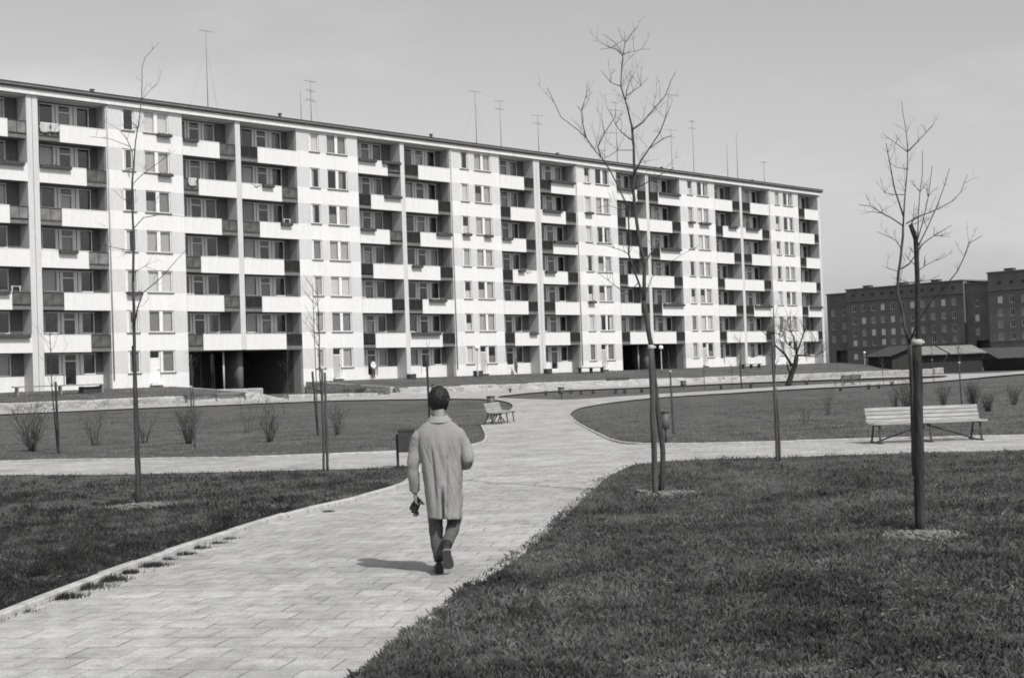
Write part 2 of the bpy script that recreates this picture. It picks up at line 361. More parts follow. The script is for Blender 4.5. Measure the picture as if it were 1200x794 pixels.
# pixel outlines of the lawns (islands in the paving) and of the paving, cast onto the ground
L1 = [(-250, 836), (0, 730), (60, 705), (150, 670), (250, 636), (350, 603), (400, 592.5), (440, 582), (474, 571.5), (488, 562), (496, 552), (490, 547), (478, 546.5), (440, 549), (330, 551.5), (200, 554.5), (100, 557), (0, 556), (-250, 568), (-700, 590), (-700, 1027)]
L2 = [(-250, 550), (0, 541), (120, 539.5), (230, 538), (330, 536), (480, 529), (540, 524.5), (562, 521), (571, 517), (572, 512), (569, 505), (566, 499), (570, 493), (582, 488), (597, 482), (602, 477), (597, 472), (575, 468.7), (540, 468), (480, 468.7), (400, 470), (330, 472.7), (260, 475.6), (180, 478.6), (80, 483), (0, 486.5), (-250, 497), (-700, 516), (-700, 568)]
L3 = [(300, 905), (415, 794), (470, 747), (530, 701), (580, 663), (620, 636), (655, 604), (690, 571), (708, 556.5), (730, 547), (770, 541), (830, 538), (900, 536.5), (1000, 533), (1100, 530), (1200, 527.5), (1450, 520), (2600, 486), (6000, 700), (6000, 1150), (150, 1150)]
L4 = [(667, 488), (671, 482), (684, 477.5), (720, 472), (765, 467), (865, 461), (940, 456.5), (1065, 450.5), (1126, 446), (1171, 441.5), (1300, 431), (2400, 396), (2400, 477), (1200, 511.5), (1083, 514), (960, 517.5), (865, 520), (760, 521.5), (735, 521), (718, 518), (700, 510), (685, 502), (673, 495)]
L5 = [(578, 466), (620, 461.5), (660, 458.5), (720, 456.5), (800, 453), (865, 450), (940, 447.3), (1010, 444.8), (1065, 443.2), (1110, 441.2), (1110, 443.8), (1065, 446.5), (940, 452.5), (865, 457.5), (765, 463), (700, 467.3), (668, 469.3), (650, 469.3), (592, 467.8)]
PAVE = [(-900, 1250), (-900, 520), (-250, 493.5), (0, 483), (60, 480.5), (150, 476.3), (250, 470.5), (330, 467), (400, 464.5), (480, 461.8), (560, 459.7), (620, 457.2), (660, 455.4), (720, 453.2), (800, 450), (865, 447.3), (940, 445), (1010, 442.6), (1065, 441), (1126, 439.6), (1171, 438.3), (1300, 428.5), (1450, 424.5), (2700, 386), (7000, 700), (7000, 1250)]
def wl(px): return [Vector((p.x, p.y)) for p in (hit(*q) for q in px)]
def dense(loop, step=.6, closed=True):
    out = []
    for i in range(len(loop) if closed else len(loop) - 1):
        a, b = loop[i], loop[(i + 1) % len(loop)]; n = max(1, min(60, int((b - a).length / step)))
        out += [a.lerp(b, k / n) for k in range(n)]
    if not closed: out.append(loop[-1])
    return out
def smooth_loop(loop, it=2):
    for _ in range(it):
        out = []
        for i in range(len(loop)):
            a, b = loop[i], loop[(i + 1) % len(loop)]
            out += [a.lerp(b, .25), a.lerp(b, .75)]
        loop = out
    return loop
def inside_np(pts, loop):
    x, y = pts[:, 0], pts[:, 1]; c = np.zeros(len(pts), bool); n = len(loop)
    for i in range(n):
        x1, y1 = loop[i]; x2, y2 = loop[(i + 1) % n]
        cond = ((y1 > y) != (y2 > y)); 
        with np.errstate(divide='ignore', invalid='ignore'):
            xi = (x2 - x1) * (y - y1) / ((y2 - y1) if y2 != y1 else 1e-12) + x1
        c ^= cond & (x < xi)
    return c
WL = [smooth_loop(wl(l), 2) for l in (L1, L2, L3, L4, L5)]
WP = wl(PAVE)
def build_paving():
    loops = [dense(WP, 1.5)] + [dense(l, .5) for l in WL]
    vs, es = [], []
    for l in loops:
        b = len(vs); vs += l; es += [(b + i, b + (i + 1) % len(l)) for i in range(len(l))]
    arr = np.array([(x, y) for x in np.arange(-60, 110, 1.6) for y in np.arange(2, 175, 1.6)])
    m = inside_np(arr, [tuple(p) for p in WP])
    for l in WL: m &= ~inside_np(arr, [tuple(p) for p in l])
    vs += [Vector(p) for p in arr[m]]
    ov, oe, of, *_ = delaunay_2d_cdt(vs, es, [], 0, 1e-5)
    cen = np.array([tuple(sum((ov[i] for i in f), Vector((0, 0))) / len(f)) for f in of])
    keep = inside_np(cen, [tuple(p) for p in WP])
    for l in WL: keep &= ~inside_np(cen, [tuple(p) for p in l])
    mb = MB(); 
    for p in ov:
        r = p.length; mb.v.append((p.x, p.y, gxy(p.x, p.y) + (.006 if r < 30 else .006 + .0012 * (r - 30))))
    for f, k in zip(of, keep):
        if k:
            a, b, c = (ov[i] for i in f[:3]); 
            mb.face(tuple(f) if (b - a).cross(c - a) > 0 else tuple(f)[::-1])
    tag(mb.build('path', paving_mat()), kind='structure')
build_paving()

M_KERB = mat('kerb_concrete', .40, .9, 6, .3, .4, 30)
def kerb(px, wdt, hgt, label, seglen=.8, outward=1):
    pts = smooth_open(wl(px)); pts = dense(pts, .12, False)
    # one kerb run: lines of butted stones, each a little out of line
    mb = MB(); acc = 0; start = 0; i = 0
    def stone(seg):
        if len(seg) < 2: return
        dz = rnd.uniform(-.008, .008); dx = rnd.uniform(-.008, .008)
        rings = []
        for k, p in enumerate(seg):
            t = (seg[min(k + 1, len(seg) - 1)] - seg[max(k - 1, 0)]).normalized(); nn = Vector((-t.y, t.x)) * outward
            z = gxy(p.x, p.y)
            a = p + nn * dx; b = p + nn * (wdt + dx)
            rings.append([(a.x, a.y, z - .1), (a.x, a.y, z + hgt - .012 + dz), (a.x + nn.x * .012, a.y + nn.y * .012, z + hgt + dz), (b.x - nn.x * .012, b.y - nn.y * .012, z + hgt + dz), (b.x, b.y, z + hgt - .012 + dz), (b.x, b.y, z - .1)])
        mb.loft(rings, smooth=False)
    seg = [pts[0]]
    for k in range(1, len(pts)):
        seg.append(pts[k]); acc += (pts[k] - pts[k - 1]).length
        if acc > seglen:
            stone(seg[:-1] + [seg[-1].lerp(seg[-2], .06)]); seg = [pts[k]]; acc = 0
    stone(seg)
    tag(mb.build('kerb', M_KERB), kind='structure')
def smooth_open(l, it=2):
    for _ in range(it):
        out = [l[0]]
        for i in range(len(l) - 1): out += [l[i].lerp(l[i + 1], .25), l[i].lerp(l[i + 1], .75)]
        out.append(l[-1]); l = out
    return l
kerb(L1[0:11], .10, .075, '', outward=1)
kerb(L2[0:12], .08, .05, '', outward=1)
kerb(L4[-1:-12:-1] + L4[0:1], .08, .05, '', outward=-1) if False else None
kerb(list(reversed(L4[12:])) + [L4[0]], .08, .05, '', outward=-1) if False else kerb(L4[12:] + [L4[0]], .08, .05, '', outward=-1)
kerb(L3[1:10], .10, .018, '', outward=-1)

# ------------------------------------------------------------------ grass (uncountable: stuff)
SOIL = []
def ss_np(a, b, x):
    t = np.clip((x - a) / (b - a), 0, 1); return t * t * (3 - 2 * t)
def gz_np(X, Y):
    u = X * D2.x + Y * D2.y - U0; t = DIST - (X * N2.x + Y * N2.y)
    zp = np.clip(.62 - (u + 9) / 82 * .55, .07, .62); k = np.clip(1 - t / 10, 0, 1)
    z = zp + .5 + (1.70 - zp - .5) * k
    z = np.where((u > -1.5) & (u < 10.32), zp + (.86 - zp) * k, z); w = ss_np(86, 106, u); z = z * (1 - w) + .55 * w
    return np.where(t >= 10, zp * (1 - ss_np(14, 50, t)), z)
def fbm(X, Y, f, seed):
    out = np.zeros_like(X)
    rs = np.random.RandomState(seed)
    for o in range(9):
        an, ph = rs.rand() * 6.28, rs.rand() * 6.28; ff = f * (.6 + 1.3 * rs.rand())
        out += np.sin((X * math.cos(an) + Y * math.sin(an)) * ff + ph + 1.7 * np.sin((X * math.sin(an) - Y * math.cos(an)) * ff * .7 + ph * 2))
    return out / 4.5
def grass(name, label, n, ymin, ymax, hmin, hmax, wmin, wmax, seed, mtl, loops, tuft=.045, per=6, extra=None):
    """blades in tufts; density falls with the square of the distance"""
    rs = np.random.RandomState(seed); nt_ = n // per * 3
    q = rs.rand(nt_); Y = 1 / (1 / ymin + q * (1 / ymax - 1 / ymin)); X = (rs.rand(nt_) * 2 - 1) * (Y * .43 + 2.8)
    pts = np.stack([X, Y], 1); ok = np.zeros(nt_, bool)
    for l in loops: ok |= inside_np(pts, [tuple(p) for p in l])
    if extra is not None: ok |= extra(X, Y)
    for cx, cy, r in SOIL:
        dd = np.hypot((X - cx) / r, (Y - cy) / r); ok &= ~((dd < 1) & (rs.rand(nt_) > .10 + .65 * dd ** 3))
    big = fbm(X, Y, 2.2, seed + 5); mid = fbm(X, Y, 11, seed + 6)
    ok &= rs.rand(nt_) < np.clip(.66 + .40 * mid + .28 * big, .06, 1)
    X, Y, big, mid = X[ok][:n // per], Y[ok][:n // per], big[ok][:n // per], mid[ok][:n // per]
    th = np.clip(.85 + .42 * mid + .25 * big + .22 * rs.randn(len(X)), .3, 2.0); ta = rs.rand(len(X)) * 6.283
    rep = lambda a: np.repeat(a, per)
    k = len(X) * per; sc_ = rep(np.sqrt(np.maximum(Y, 8) / 12))
    X, Y = rep(X) + rs.randn(k) * tuft * sc_, rep(Y) + rs.randn(k) * tuft * sc_; th, ta = rep(th), rep(ta)
    if loops:       # no blade roots on the paving
        q2 = np.stack([X, Y], 1); o2 = np.zeros(k, bool)
        for l in loops: o2 |= inside_np(q2, [tuple(p) for p in l])
        X, Y, th, ta, sc_ = X[o2], Y[o2], th[o2], ta[o2], sc_[o2]; k = len(X)
    z = gz_np(X, Y); an = rs.rand(k) * 6.283; ln = (hmin + (hmax - hmin) * rs.rand(k) ** 1.5) * th; wd = (wmin + (wmax - wmin) * rs.rand(k)) * sc_
    le = .08 + .62 * rs.rand(k); la = ta + rs.randn(k) * 2.2
    V = np.zeros((k, 4, 3), np.float32); dx, dy = np.cos(an) * wd / 2, np.sin(an) * wd / 2; lx, ly = np.cos(la) * le * ln, np.sin(la) * le * ln
    V[:, 0] = np.stack([X - dx, Y - dy, z - .004], 1); V[:, 1] = np.stack([X + dx, Y + dy, z - .004], 1)
    V[:, 2] = np.stack([X + lx * .35 + dx * .8, Y + ly * .35 + dy * .8, z + ln * .62], 1); V[:, 3] = np.stack([X + lx, Y + ly, z + ln * (1 - .35 * le)], 1)
    me = bpy.data.meshes.new(name); me.vertices.add(4 * k); me.vertices.foreach_set('co', V.ravel())
    Fc = np.arange(k)[:, None] * 4 + np.array([[0, 1, 2, 0, 2, 3]]); me.loops.add(6 * k); me.loops.foreach_set('vertex_index', Fc.ravel().astype(np.int32))
    me.polygons.add(2 * k); me.polygons.foreach_set('loop_start', np.arange(0, 6 * k, 3, dtype=np.int32)); me.polygons.foreach_set('loop_total', np.full(2 * k, 3, np.int32))
    me.materials.append(mtl); me.update(); me.validate()
    return tag(put(name, me), label, 'grass', kind='stuff')
M_BLADE = blade_mat(); M_BLADED = blade_mat(.36); M_BLADEL = blade_mat(1.45)  # in the colour: left lawn darkened mostly for vignette, far lawns lightened as lit tips

# ------------------------------------------------------------------ soil round the planted stakes
def soil(x, y, r, seed):
    """dug earth: an uneven scatter of clods, thinning outwards"""
    p = hit(x, y); SOIL.append((p.x, p.y, r * 1.1)); mb = MB(); n = 44; rs = random.Random(seed); J = 12
    mb.v.append((p.x, p.y, p.z + .04))
    for j in range(1, J + 1):
        for k in range(n):
            an = 2 * math.pi * k / n; q = 1 + .38 * noise.noise(Vector((math.cos(an) * 1.8, math.sin(an) * 1.8, seed))) + .16 * noise.noise(Vector((math.cos(an) * 6, math.sin(an) * 6, seed)))
            rr = r * j / J * q; X, Y = p.x + rr * math.cos(an), p.y + rr * math.sin(an)
            h = .028 * (1 - (j / J) ** 1.5) + .05 * noise.noise(Vector((X * 9, Y * 9, seed))) * (1 - .6 * j / J) + .025 * noise.noise(Vector((X * 25, Y * 25, seed)))
            mb.v.append((X, Y, p.z + h - (.02 if j == J else 0)))
    for k in range(n): mb.face((0, 1 + k, 1 + (k + 1) % n), 0, True)
    for j in range(J - 1):
        for k in range(n): mb.face((1 + j * n + k, 1 + (j + 1) * n + k, 1 + (j + 1) * n + (k + 1) % n, 1 + j * n + (k + 1) % n), 0, True)
    for i in range(140):
        an = rs.random() * 6.283; rr = r * abs(rs.gauss(0, .62)); c = rs.uniform(.008, .03) if rr < r else rs.uniform(.006, .016)
        sd_ = rs.random() * 50
        mb.ball((p.x + rr * math.cos(an), p.y + rr * math.sin(an), p.z + .012 + (.025 * (1 - rr / r) if rr < r else 0)), (c * rs.uniform(.8, 1.5), c * rs.uniform(.8, 1.5), c * .75), 7, 5, fn=lambda q: q * (1 + .5 * noise.noise(q * 60 + Vector((sd_, 0, 0)))))
    tag(mb.build('soil_patch', M_SOIL), kind='structure')
# ------------------------------------------------------------------ the long white apartment block
FO = Vector((*xy(0, 0), HC))
RZ = math.pi / 2 - A
apt = thing('apartment_block', 'long white seven storey block with stacks of recessed balconies', 'apartment block', FO, RZ)
def F(k): return 2.75 * k
NB = 7
BX = [(b - 1) * P for b in range(NB)]              # left edge of each loggia bay
WIDE = (0, 3)
XL, XR = BX[0] - 6.04, BX[6] + 4.55
ZB, ZT = -1.3, 19.0
NARROW, BROAD = (-4.8, -3.85), (-3.1, -1.1)
wl_ = MB()
def cols(b):
    if b == 6: return (4.1, 4.1)
    return (4.4, 5.2) if b in WIDE else (4.5, 4.95)
def bandfun(z):
    k = math.floor((z + .32) / 2.75); q = z - F(k)
    return 0 if -.32 < q < .9 or z > 18.95 else 1
zc = [F(k) + d for k in range(8) for d in (-.32, .9)]
for b in range(NB):
    x0 = BX[b]
    holes = []
    for k in range(7):
        holes.append((x0 + NARROW[0], x0 + NARROW[1], F(k) + .93, F(k) + 2.45))
        holes.append((x0 + BROAD[0], x0 + BROAD[1], F(k) + .93, F(k) + 2.45))
        if k == 0: holes.append((x0 - 3.1, x0 - 2.25, .2, 2.45))
    if b == 0: holes = []
    wallgrid(wl_, x0 - 6.04, x0, ZB, ZT, 0, .3, holes, mfun=bandfun, zcuts=zc)
    # the block's flanks, seen inside the loggias
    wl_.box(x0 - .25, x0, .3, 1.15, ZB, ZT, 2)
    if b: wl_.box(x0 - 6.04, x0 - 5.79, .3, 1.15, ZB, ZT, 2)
    c0, c1 = cols(b)
    passage = b in (1, 4)
    zlo = F(1) - .33 if passage else ZB
    if b == 6:
        wl_.box(x0 + 4.1, x0 + 4.55, -.03, 1.15, ZB, ZT, 1)
    elif b in WIDE:
        wl_.box(x0 + c0, x0 + 4.78, -.03, 1.15, zlo, ZT, 1); wl_.box(x0 + 4.78, x0 + 4.82, .03, 1.15, zlo, ZT, 2); wl_.box(x0 + 4.82, x0 + c1, -.03, 1.15, zlo, ZT, 1)
    else: wl_.box(x0 + c0, x0 + c1, -.03, 1.15, zlo, ZT, 1)
    # loggia rear walls
    for st in ((0, 1) if b < 6 else (0,)):
        xa, xb = (x0, x0 + c0) if st == 0 else (x0 + c1, x0 + 10.1)
        ox = x0 if st == 0 else x0 + 5.82
        hs = []
        for k in range(7):
            if passage and k == 0: continue
            hs += [(ox + .1, ox + 3.8 if st else ox + 3.55, F(k) + .93, F(k) + 2.35), (ox + 1.36, ox + 2.4, F(k) + .2, F(k) + .93)]
        wallgrid(wl_, xa, xb, F(1) - .3 if passage else ZB, ZT, 1.15, 1.4, hs, 3, mfun=(lambda z: 0 if z < .9 else 3), zcuts=(.9,))  # ground-floor lower band white: sunlight put into the wall colour
    # beam over the top loggias
    wl_.box(x0 + .0, x0 + (10.1 if b < 6 else 4.1), .02, 1.15, 18.93, ZT - .02, 1)
# the mass behind the rooms
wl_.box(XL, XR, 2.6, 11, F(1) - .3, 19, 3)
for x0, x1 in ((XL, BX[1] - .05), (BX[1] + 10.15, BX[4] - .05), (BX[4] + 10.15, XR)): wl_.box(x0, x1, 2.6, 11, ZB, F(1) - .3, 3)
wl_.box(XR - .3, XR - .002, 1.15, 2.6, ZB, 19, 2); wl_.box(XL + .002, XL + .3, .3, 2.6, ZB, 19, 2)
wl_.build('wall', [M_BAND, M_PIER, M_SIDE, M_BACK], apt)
# dark rooms behind the glass
it = MB()
for b in range(1, NB):
    x0 = BX[b]
    it.box(x0 - 5.78, x0 - .26, 2.3, 2.4, 0, 19, 0)
    for k in range(8): it.box(x0 - 5.78, x0 - .26, .31, 2.3, F(k) - .25, F(k) + .02, 0)
    it.box(x0 - 3.55, x0 - 3.4, .31, 2.3, 0, 19, 0)
for b in range(NB):
    x0 = BX[b]; x1 = x0 + (10.1 if b < 6 else 4.1)
    k0 = 1 if b in (1, 4) else 0
    it.box(x0, x1, 2.45, 2.55, F(k0) - .2, 19, 0)
    for k in range(k0, 8): it.box(x0, x1, 1.41, 2.45, F(k) - .25, F(k) + .02, 0)
    it.box(x0 + 4.7, x0 + 4.8, 1.41, 2.45, F(k0), 19, 0) if b < 6 else None
it.build('interior', M_INT, apt)
# roof
rf = MB()
rf.box(XL - .1, XR + .25, -.22, 11.2, 19.02, 19.36, 0)
rf.box(XL - .1, XR + .28, -.19, 11.2, 19.365, 19.43, 1)
rf.box(XL - .1, XR + .30, -.27, 11.2, 19.435, 19.53, 1)
rf.box(XL - .2, XR + .40, -.30, 11.4, 19.535, 19.59, 0)
rf.box(XL - .2, XR + .40, -.34, 11.4, 19.595, 19.70, 1)
roof = rf.build('roof', [M_FASC, M_ROOFD], apt)
# gutter
gt = MB(); gt.tube([(XL - .2, -.33, 19.42), (XR + .4, -.33, 19.42)], .05, 8); gt.build('gutter', M_ROOFD, roof)
def px2loc(x, y, off):
    v = ray(x, y); n = v.dot(N2); p = v * ((DIST + off) / n); return p.dot(D2) - U0, p.z
for (x, yt, n, kind) in ((241, 36, 1, 0), (352, 108, 0, 1), (363.5, 95, 3, 0), (556.5, 107, 1, 0), (585.5, 118, 2, 2), (630, 135, 2, 2), (721, 120, 2, 1), (786, 152, 2, 0), (811, 142, 2, 0), (851.5, 168, 0, 1), (862.5, 155, 0, 0), (895, 190, 1, 1), (706, 176, 1, 1)):
    off = rnd.uniform(1.2, 4.5); u, zt = px2loc(x, yt, off); m = MB(); h = zt - 19.6
    m.tube([(0, 0, 0), (0, 0, h)], [.034, .016], 6); m.box(-.15, .15, -.15, .15, 0, .08)
    for i in range(n):
        zz = h - .05 - .75 * i; a = rnd.uniform(-.5, .5); L = rnd.uniform(.5, .75)
        m.tube([(-L * math.cos(a), -L * math.sin(a), zz), (L * math.cos(a), L * math.sin(a), zz)], .010, 5)
        for q in (-.8, -.4, 0, .4, .8):
            cx, cy = q * L * math.cos(a), q * L * math.sin(a); l2 = .28 - .08 * q
            m.tube([(cx + l2 * math.sin(a), cy - l2 * math.cos(a), zz), (cx - l2 * math.sin(a), cy + l2 * math.cos(a), zz)], .006, 4)
    if kind == 0 and n:      # stay wires
        for a in (.4, 2.5, 4.6): m.tube([(0, 0, h * .8), (1.6 * math.cos(a), 1.6 * math.sin(a), 0)], .004, 3)
    m.build('antenna', M_STEEL, roof, (u, off, 19.62))
for (x, y, off, sx, sz) in ((30, 97, 3, 2.2, .35), (108, 106, 1.5, .2, .6), (328, 134, 1.5, .15, .7), (505, 153, 1.5, .15, .7), (653, 176, 1.5, .15, .55), (775, 192, 1.5, .15, .55), (881, 208, 1.5, .15, .5), (445, 146, 3, 1.5, .18), (612, 173, 3, 1.8, .25), (665, 180, 3, 2.2, .2), (830, 197, 3, 2.5, .22), (915, 213, 3, 2.5, .25), (945, 217, 2, 2.6, .35), (140, 111, 2.5, 1.2, .12), (590, 169.5, 2.2, 1.0, .2)):
    u, z = px2loc(x, y, off); m = MB(); dd = .35 if sx > .5 else .1; m.box(-sx / 2, sx / 2, -dd, dd, 0, sz)
    if sx < .5: m.box(-sx / 2 - .04, sx / 2 + .04, -.14, .14, sz, sz + .06)
    else: m.box(-sx / 2 - .12, sx / 2 + .12, -.45, .45, sz, sz + .06)
    m.build('chimney' if sx < .5 else 'roof_vent', mat('chimney_render', .12, .9, 4, .3), roof, (u, off, 19.62))
# drainpipes down the joints
for b in (1, 3, 4, 6):
    m = MB(); m.tube([(0, -.06, 19), (0, -.06, .5)], .045, 8); [m.box(-.06, .06, -.07, .0, z, z + .05) for z in (3, 6, 9, 12, 15, 18)]
    m.build('drainpipe', mat('pipe_grey', .38, .6, 4, .2), apt, (BX[b] - 5.93, 0, 0))

# ---- flush windows
def frame_window(w, h, kind, top=True):
    """kind: 'narrow' = left stile thick, one sash; 'broad' = two sashes with a wide middle post"""
    m = MB(); t = .045; y0, y1 = .08, .15
    m.box(0, w, y0, y1, 0, t); m.box(0, w, y0, y1, h - t, h)
    def sash(a, b, z0=t, z1=h - t):
        f = .035
        m.box(a, b, y0 - .02, y1 - .02, z0, z0 + f); m.box(a, b, y0 - .02, y1 - .02, z1 - f, z1)
        m.box(a, a + f, y0 - .02, y1 - .02, z0 + f, z1 - f); m.box(b - f, b, y0 - .02, y1 - .02, z0 + f, z1 - f)
        m.box(a + f, b - f, y0 + .015, y0 + .022, z0 + f, z1 - f, 1)
    if kind == 'narrow':
        m.box(0, .16, y0, y1, t, h - t); m.box(w - t, w, y0, y1, t, h - t); sash(.16, w - t)
    else:
        m.box(0, t, y0, y1, t, h - t); m.box(w - t, w, y0, y1, t, h - t); c = w * .5
        m.box(c - .10, c + .10, y0 - .03, y1, t, h - t); sash(t, c - .10); sash(c + .10, w - t)
    m.box(-.06, w + .06, -.09, .12, -.05, -.003, 2)        # sill
    return m.mesh('window', [M_FRAME, M_GLASS, M_SLAB])
WN, WB = frame_window(.95, 1.52, 'narrow'), frame_window(2.0, 1.52, 'broad')
WG = frame_window(1.12, 1.52, 'narrow')
def open_sash_mesh():
    m = MB(); m.box(0, .6, 0, .05, 0, .06); m.box(0, .6, 0, .05, 1.3, 1.36); m.box(0, .06, 0, .05, .06, 1.3); m.box(.54, .6, 0, .05, .06, 1.3); m.box(.06, .54, .02, .028, .06, 1.3, 1)
    return m.mesh('open_sash', [M_FRAME, M_GLASS])
OS = open_sash_mesh()
def curtain_mesh(w, h, seed):
    m = MB(); n = max(6, int(w / .05)); rs = random.Random(seed); rows = []
    for z in (0, h):
        rows.append([(w * i / n, .02 * math.sin(i * 1.9 + seed) + .012 * rs.uniform(-1, 1), z) for i in range(n + 1)])
    b = 0; m.v = rows[0] + rows[1]
    for i in range(n): m.face((i, i + 1, n + 2 + i, n + 1 + i), 0, True)
    return m
CM = {}
def curtain(parent, x, z, w, h, ci, y=.2):
    key = (round(w, 2), round(h, 2), ci)
    if key not in CM: CM[key] = curtain_mesh(w, h, len(CM)).mesh('curtain', CURT[ci])
    return put('curtain', CM[key], parent, (x, y, z))
BOXM = {}
def flowerbox(parent, x, z, L, y=-.03):
    key = round(L, 1)
    if key not in BOXM:
        m = MB(); m.box(0, L, -.24, -.005, 0, .20, 0)
        rs = random.Random(int(L * 10))
        for i in range(int(L * 26)):
            cx, cy = rs.uniform(.03, L - .03), rs.uniform(-.2, -.04); hh = rs.uniform(.03, .16); a = rs.uniform(0, 6.28)
            b = len(m.v); m.v += [(cx - .03 * math.cos(a), cy - .03 * math.sin(a), .19), (cx + .03 * math.cos(a), cy + .03 * math.sin(a), .19), (cx + .05 * math.sin(a), cy + .03, .19 + hh)]; m.face((b, b + 1, b + 2), 1)
        BOXM[key] = m.mesh('flower_box', [M_BOX, M_PLANT])
    return put('flower_box', BOXM[key], parent, (x, y, z))
WBOX = {(1, 6, 'b'): (1.0, 1.1), (1, 5, 'b'): (1.0, 1.05), (1, 2, 'n'): (0, 1.1), (3, 4, 'n'): (0, .9), (3, 4, 'b'): (.9, .9), (4, 5, 'n'): (0, 1.0), (4, 2, 'n'): (0, .95), (5, 5, 'n'): (0, .9), (5, 5, 'b'): (.2, 1.7)}
rw = random.Random(21)
for b in range(1, NB):
    for k in range(7):
        x = BX[b] + NARROW[0]; o = put('window', WN, apt, (x, 0, F(k) + .93))
        ty = rw.choice([0, 0, 1, 1, 2, 2, 3, 0])
        if (b, k) in ((1, 6), (1, 5), (1, 4)): ty = 4
        ci = rw.choice([0, 1, 1, 2])
        if ty < 2: curtain(o, .2, .08, .7, 1.36, ci)
        elif ty == 2: curtain(o, .2, .08, .7, .62, 0)
        elif ty == 3: curtain(o, .2, .08, .3, 1.36, ci)
        if (b, k, 'n') in WBOX: q = WBOX[(b, k, 'n')]; flowerbox(o, q[0], -.2, q[1], -.1)
        if (b, k) in ((1, 5), (2, 0), (1, 1)):
            s = put('open_sash', OS, o, (.22, .08, .09)); s.rotation_euler.z = -1.25
        if k == 0:
            o = put('window', WG, apt, (BX[b] - 2.22, 0, F(0) + .93))
            curtain(o, .25, .08, .8, rw.choice([.6, 1.36]), rw.choice([0, 1, 2]))
            continue
        o = put('window', WB, apt, (BX[b] + BROAD[0], 0, F(k) + .93))
        ty = rw.choice([0, 0, 0, 0, 1, 2, 2, 3]); ci = rw.choice([0, 1, 1, 2]); cj = rw.choice([ci, ci, 1])
        if ty == 0: curtain(o, .08, .08, .84, 1.36, ci); curtain(o, 1.08, .08, .84, 1.36, cj)
        elif ty == 1: curtain(o, .08, .08, .35, 1.36, ci); curtain(o, 1.6, .08, .35, 1.36, cj)
        elif ty == 2: curtain(o, .08, .08, .84, .75, ci); curtain(o, 1.08, .08, .84, 1.36, cj)
        elif ty == 3: curtain(o, 1.08, .08, .6, 1.36, ci)
        if (b, k, 'b') in WBOX: q = WBOX[(b, k, 'b')]; flowerbox(o, q[0], -.2, q[1], -.1)
# ground floor doors in the flush blocks
def block_door(mi):
    m = MB(); h = 2.25; y0, y1 = .12, .19
    m.box(0, .07, y0, y1, 0, h); m.box(.78, .85, y0, y1, 0, h); m.box(.07, .78, y0, y1, h - .07, h); m.box(.07, .78, y0, y1, 1.66, 1.74)
    m.box(.07, .78, y0 + .03, y0 + .038, 1.74, h - .07, 1)
    m.box(.07, .78, y0 + .015, y1, .02, 1.66, 2); m.box(.16, .69, y0 + .005, y0 + .014, .15, .75, 2); m.box(.16, .69, y0 + .005, y0 + .014, .9, 1.55, 2)
    m.box(-.1, .95, -.35, .12, -.14, -.005, 3)
    return m.mesh('door', [M_FRAME, M_GLASS, mi, M_FRAME])
BD = [block_door(M_GREYDOOR), block_door(M_FRAME)]
hd = MB(); hd.box(0, .03, -.05, 0, 0, .12); HD = hd.mesh('handle', M_METAL)
for b in range(1, NB):
    o = put('door', BD[1 if b in (1,) else 0], apt, (BX[b] - 3.1, 0, .2)); put('handle', HD, o, (.70, .11, .85))

# ---- glazed loggia fronts: window, door, window
def lwin(w, z0=.93, z1=2.35):
    m = MB(); h = z1 - z0; f = .07
    m.box(0, w, 0, .07, 0, f); m.box(0, w, 0, .07, h - f, h); m.box(0, f, 0, .07, f, h - f); m.box(w - f, w, 0, .07, f, h - f)
    m.box(f, w - f, .03, .037, f, h - f, 1); return m.mesh('window', [M_FRAME, M_GLASS])
def ldoor(w, solid):
    m = MB(); h = 2.15; f = .08
    m.box(0, f, 0, .07, 0, h); m.box(w - f, w, 0, .07, 0, h); m.box(f, w - f, 0, .07, h - f, h); m.box(f, w - f, 0, .07, 1.62, 1.70); m.box(f, w - f, 0, .07, 0, .10)
    m.box(f, w - f, .03, .037, 1.70, h - f, 1)
    if solid: m.box(f, w - f, 0.005, .06, .10, .6, 0); m.box(f, w - f, .03, .037, .6, 1.62, 1)
    else: m.box(f, w - f, .03, .037, .10, 1.62, 1)
    return m.mesh('door', [M_FRAME, M_GLASS])
LW = {0: (lwin(1.0), lwin(.95)), 1: (lwin(1.05), lwin(.95))}; LD = (ldoor(.94, True), ldoor(.94, False))
def posts(st):
    m = MB()
    xs = [(1.1, 1.36), (2.30, 2.6)] if st == 0 else [(1.15, 1.46), (2.40, 2.82)]
    for a, b in xs: m.box(a, (a + b) / 2 - .03, .0, .07, .93, 2.35); m.box((a + b) / 2 + .03, b, .0, .07, .93, 2.35); m.box((a + b) / 2 - .03, (a + b) / 2 + .03, .03, .06, .93, 2.35, 1)
    m.box(.1, xs[1][1] + 1.0, -.06, -.002, 2.31, 2.349)
    return m.mesh('glazed_front', [M_FRAME, M_INT])
PO = (posts(0), posts(1))
def front(b, st, k):
    ox = BX[b] if st == 0 else BX[b] + 5.82
    o = put('glazed_front', PO[st], apt, (ox, 1.20, F(k)))
    put('window', LW[st][0], o, (.1, 0, .93)); put('window', LW[st][1], o, (2.6 if st == 0 else 2.82, 0, .93))
    put('door', LD[0 if rw.random() < .6 else 1], o, (1.36 if st == 0 else 1.46, 0, .2))
    r = rw.random()
    if r < .62: curtain(o, .17, 1.0, .86, 1.28, rw.choice([1, 1, 2]), .15)
    if rw.random() < .35: curtain(o, (2.67 if st == 0 else 2.9), 1.0, rw.choice([.4, .78]), 1.28, rw.choice([1, 2, 2]), .15)
    if rw.random() < .45: curtain(o, (1.45 if st == 0 else 1.55), .8, .75, .98, rw.choice([1, 2, 2]), .15)
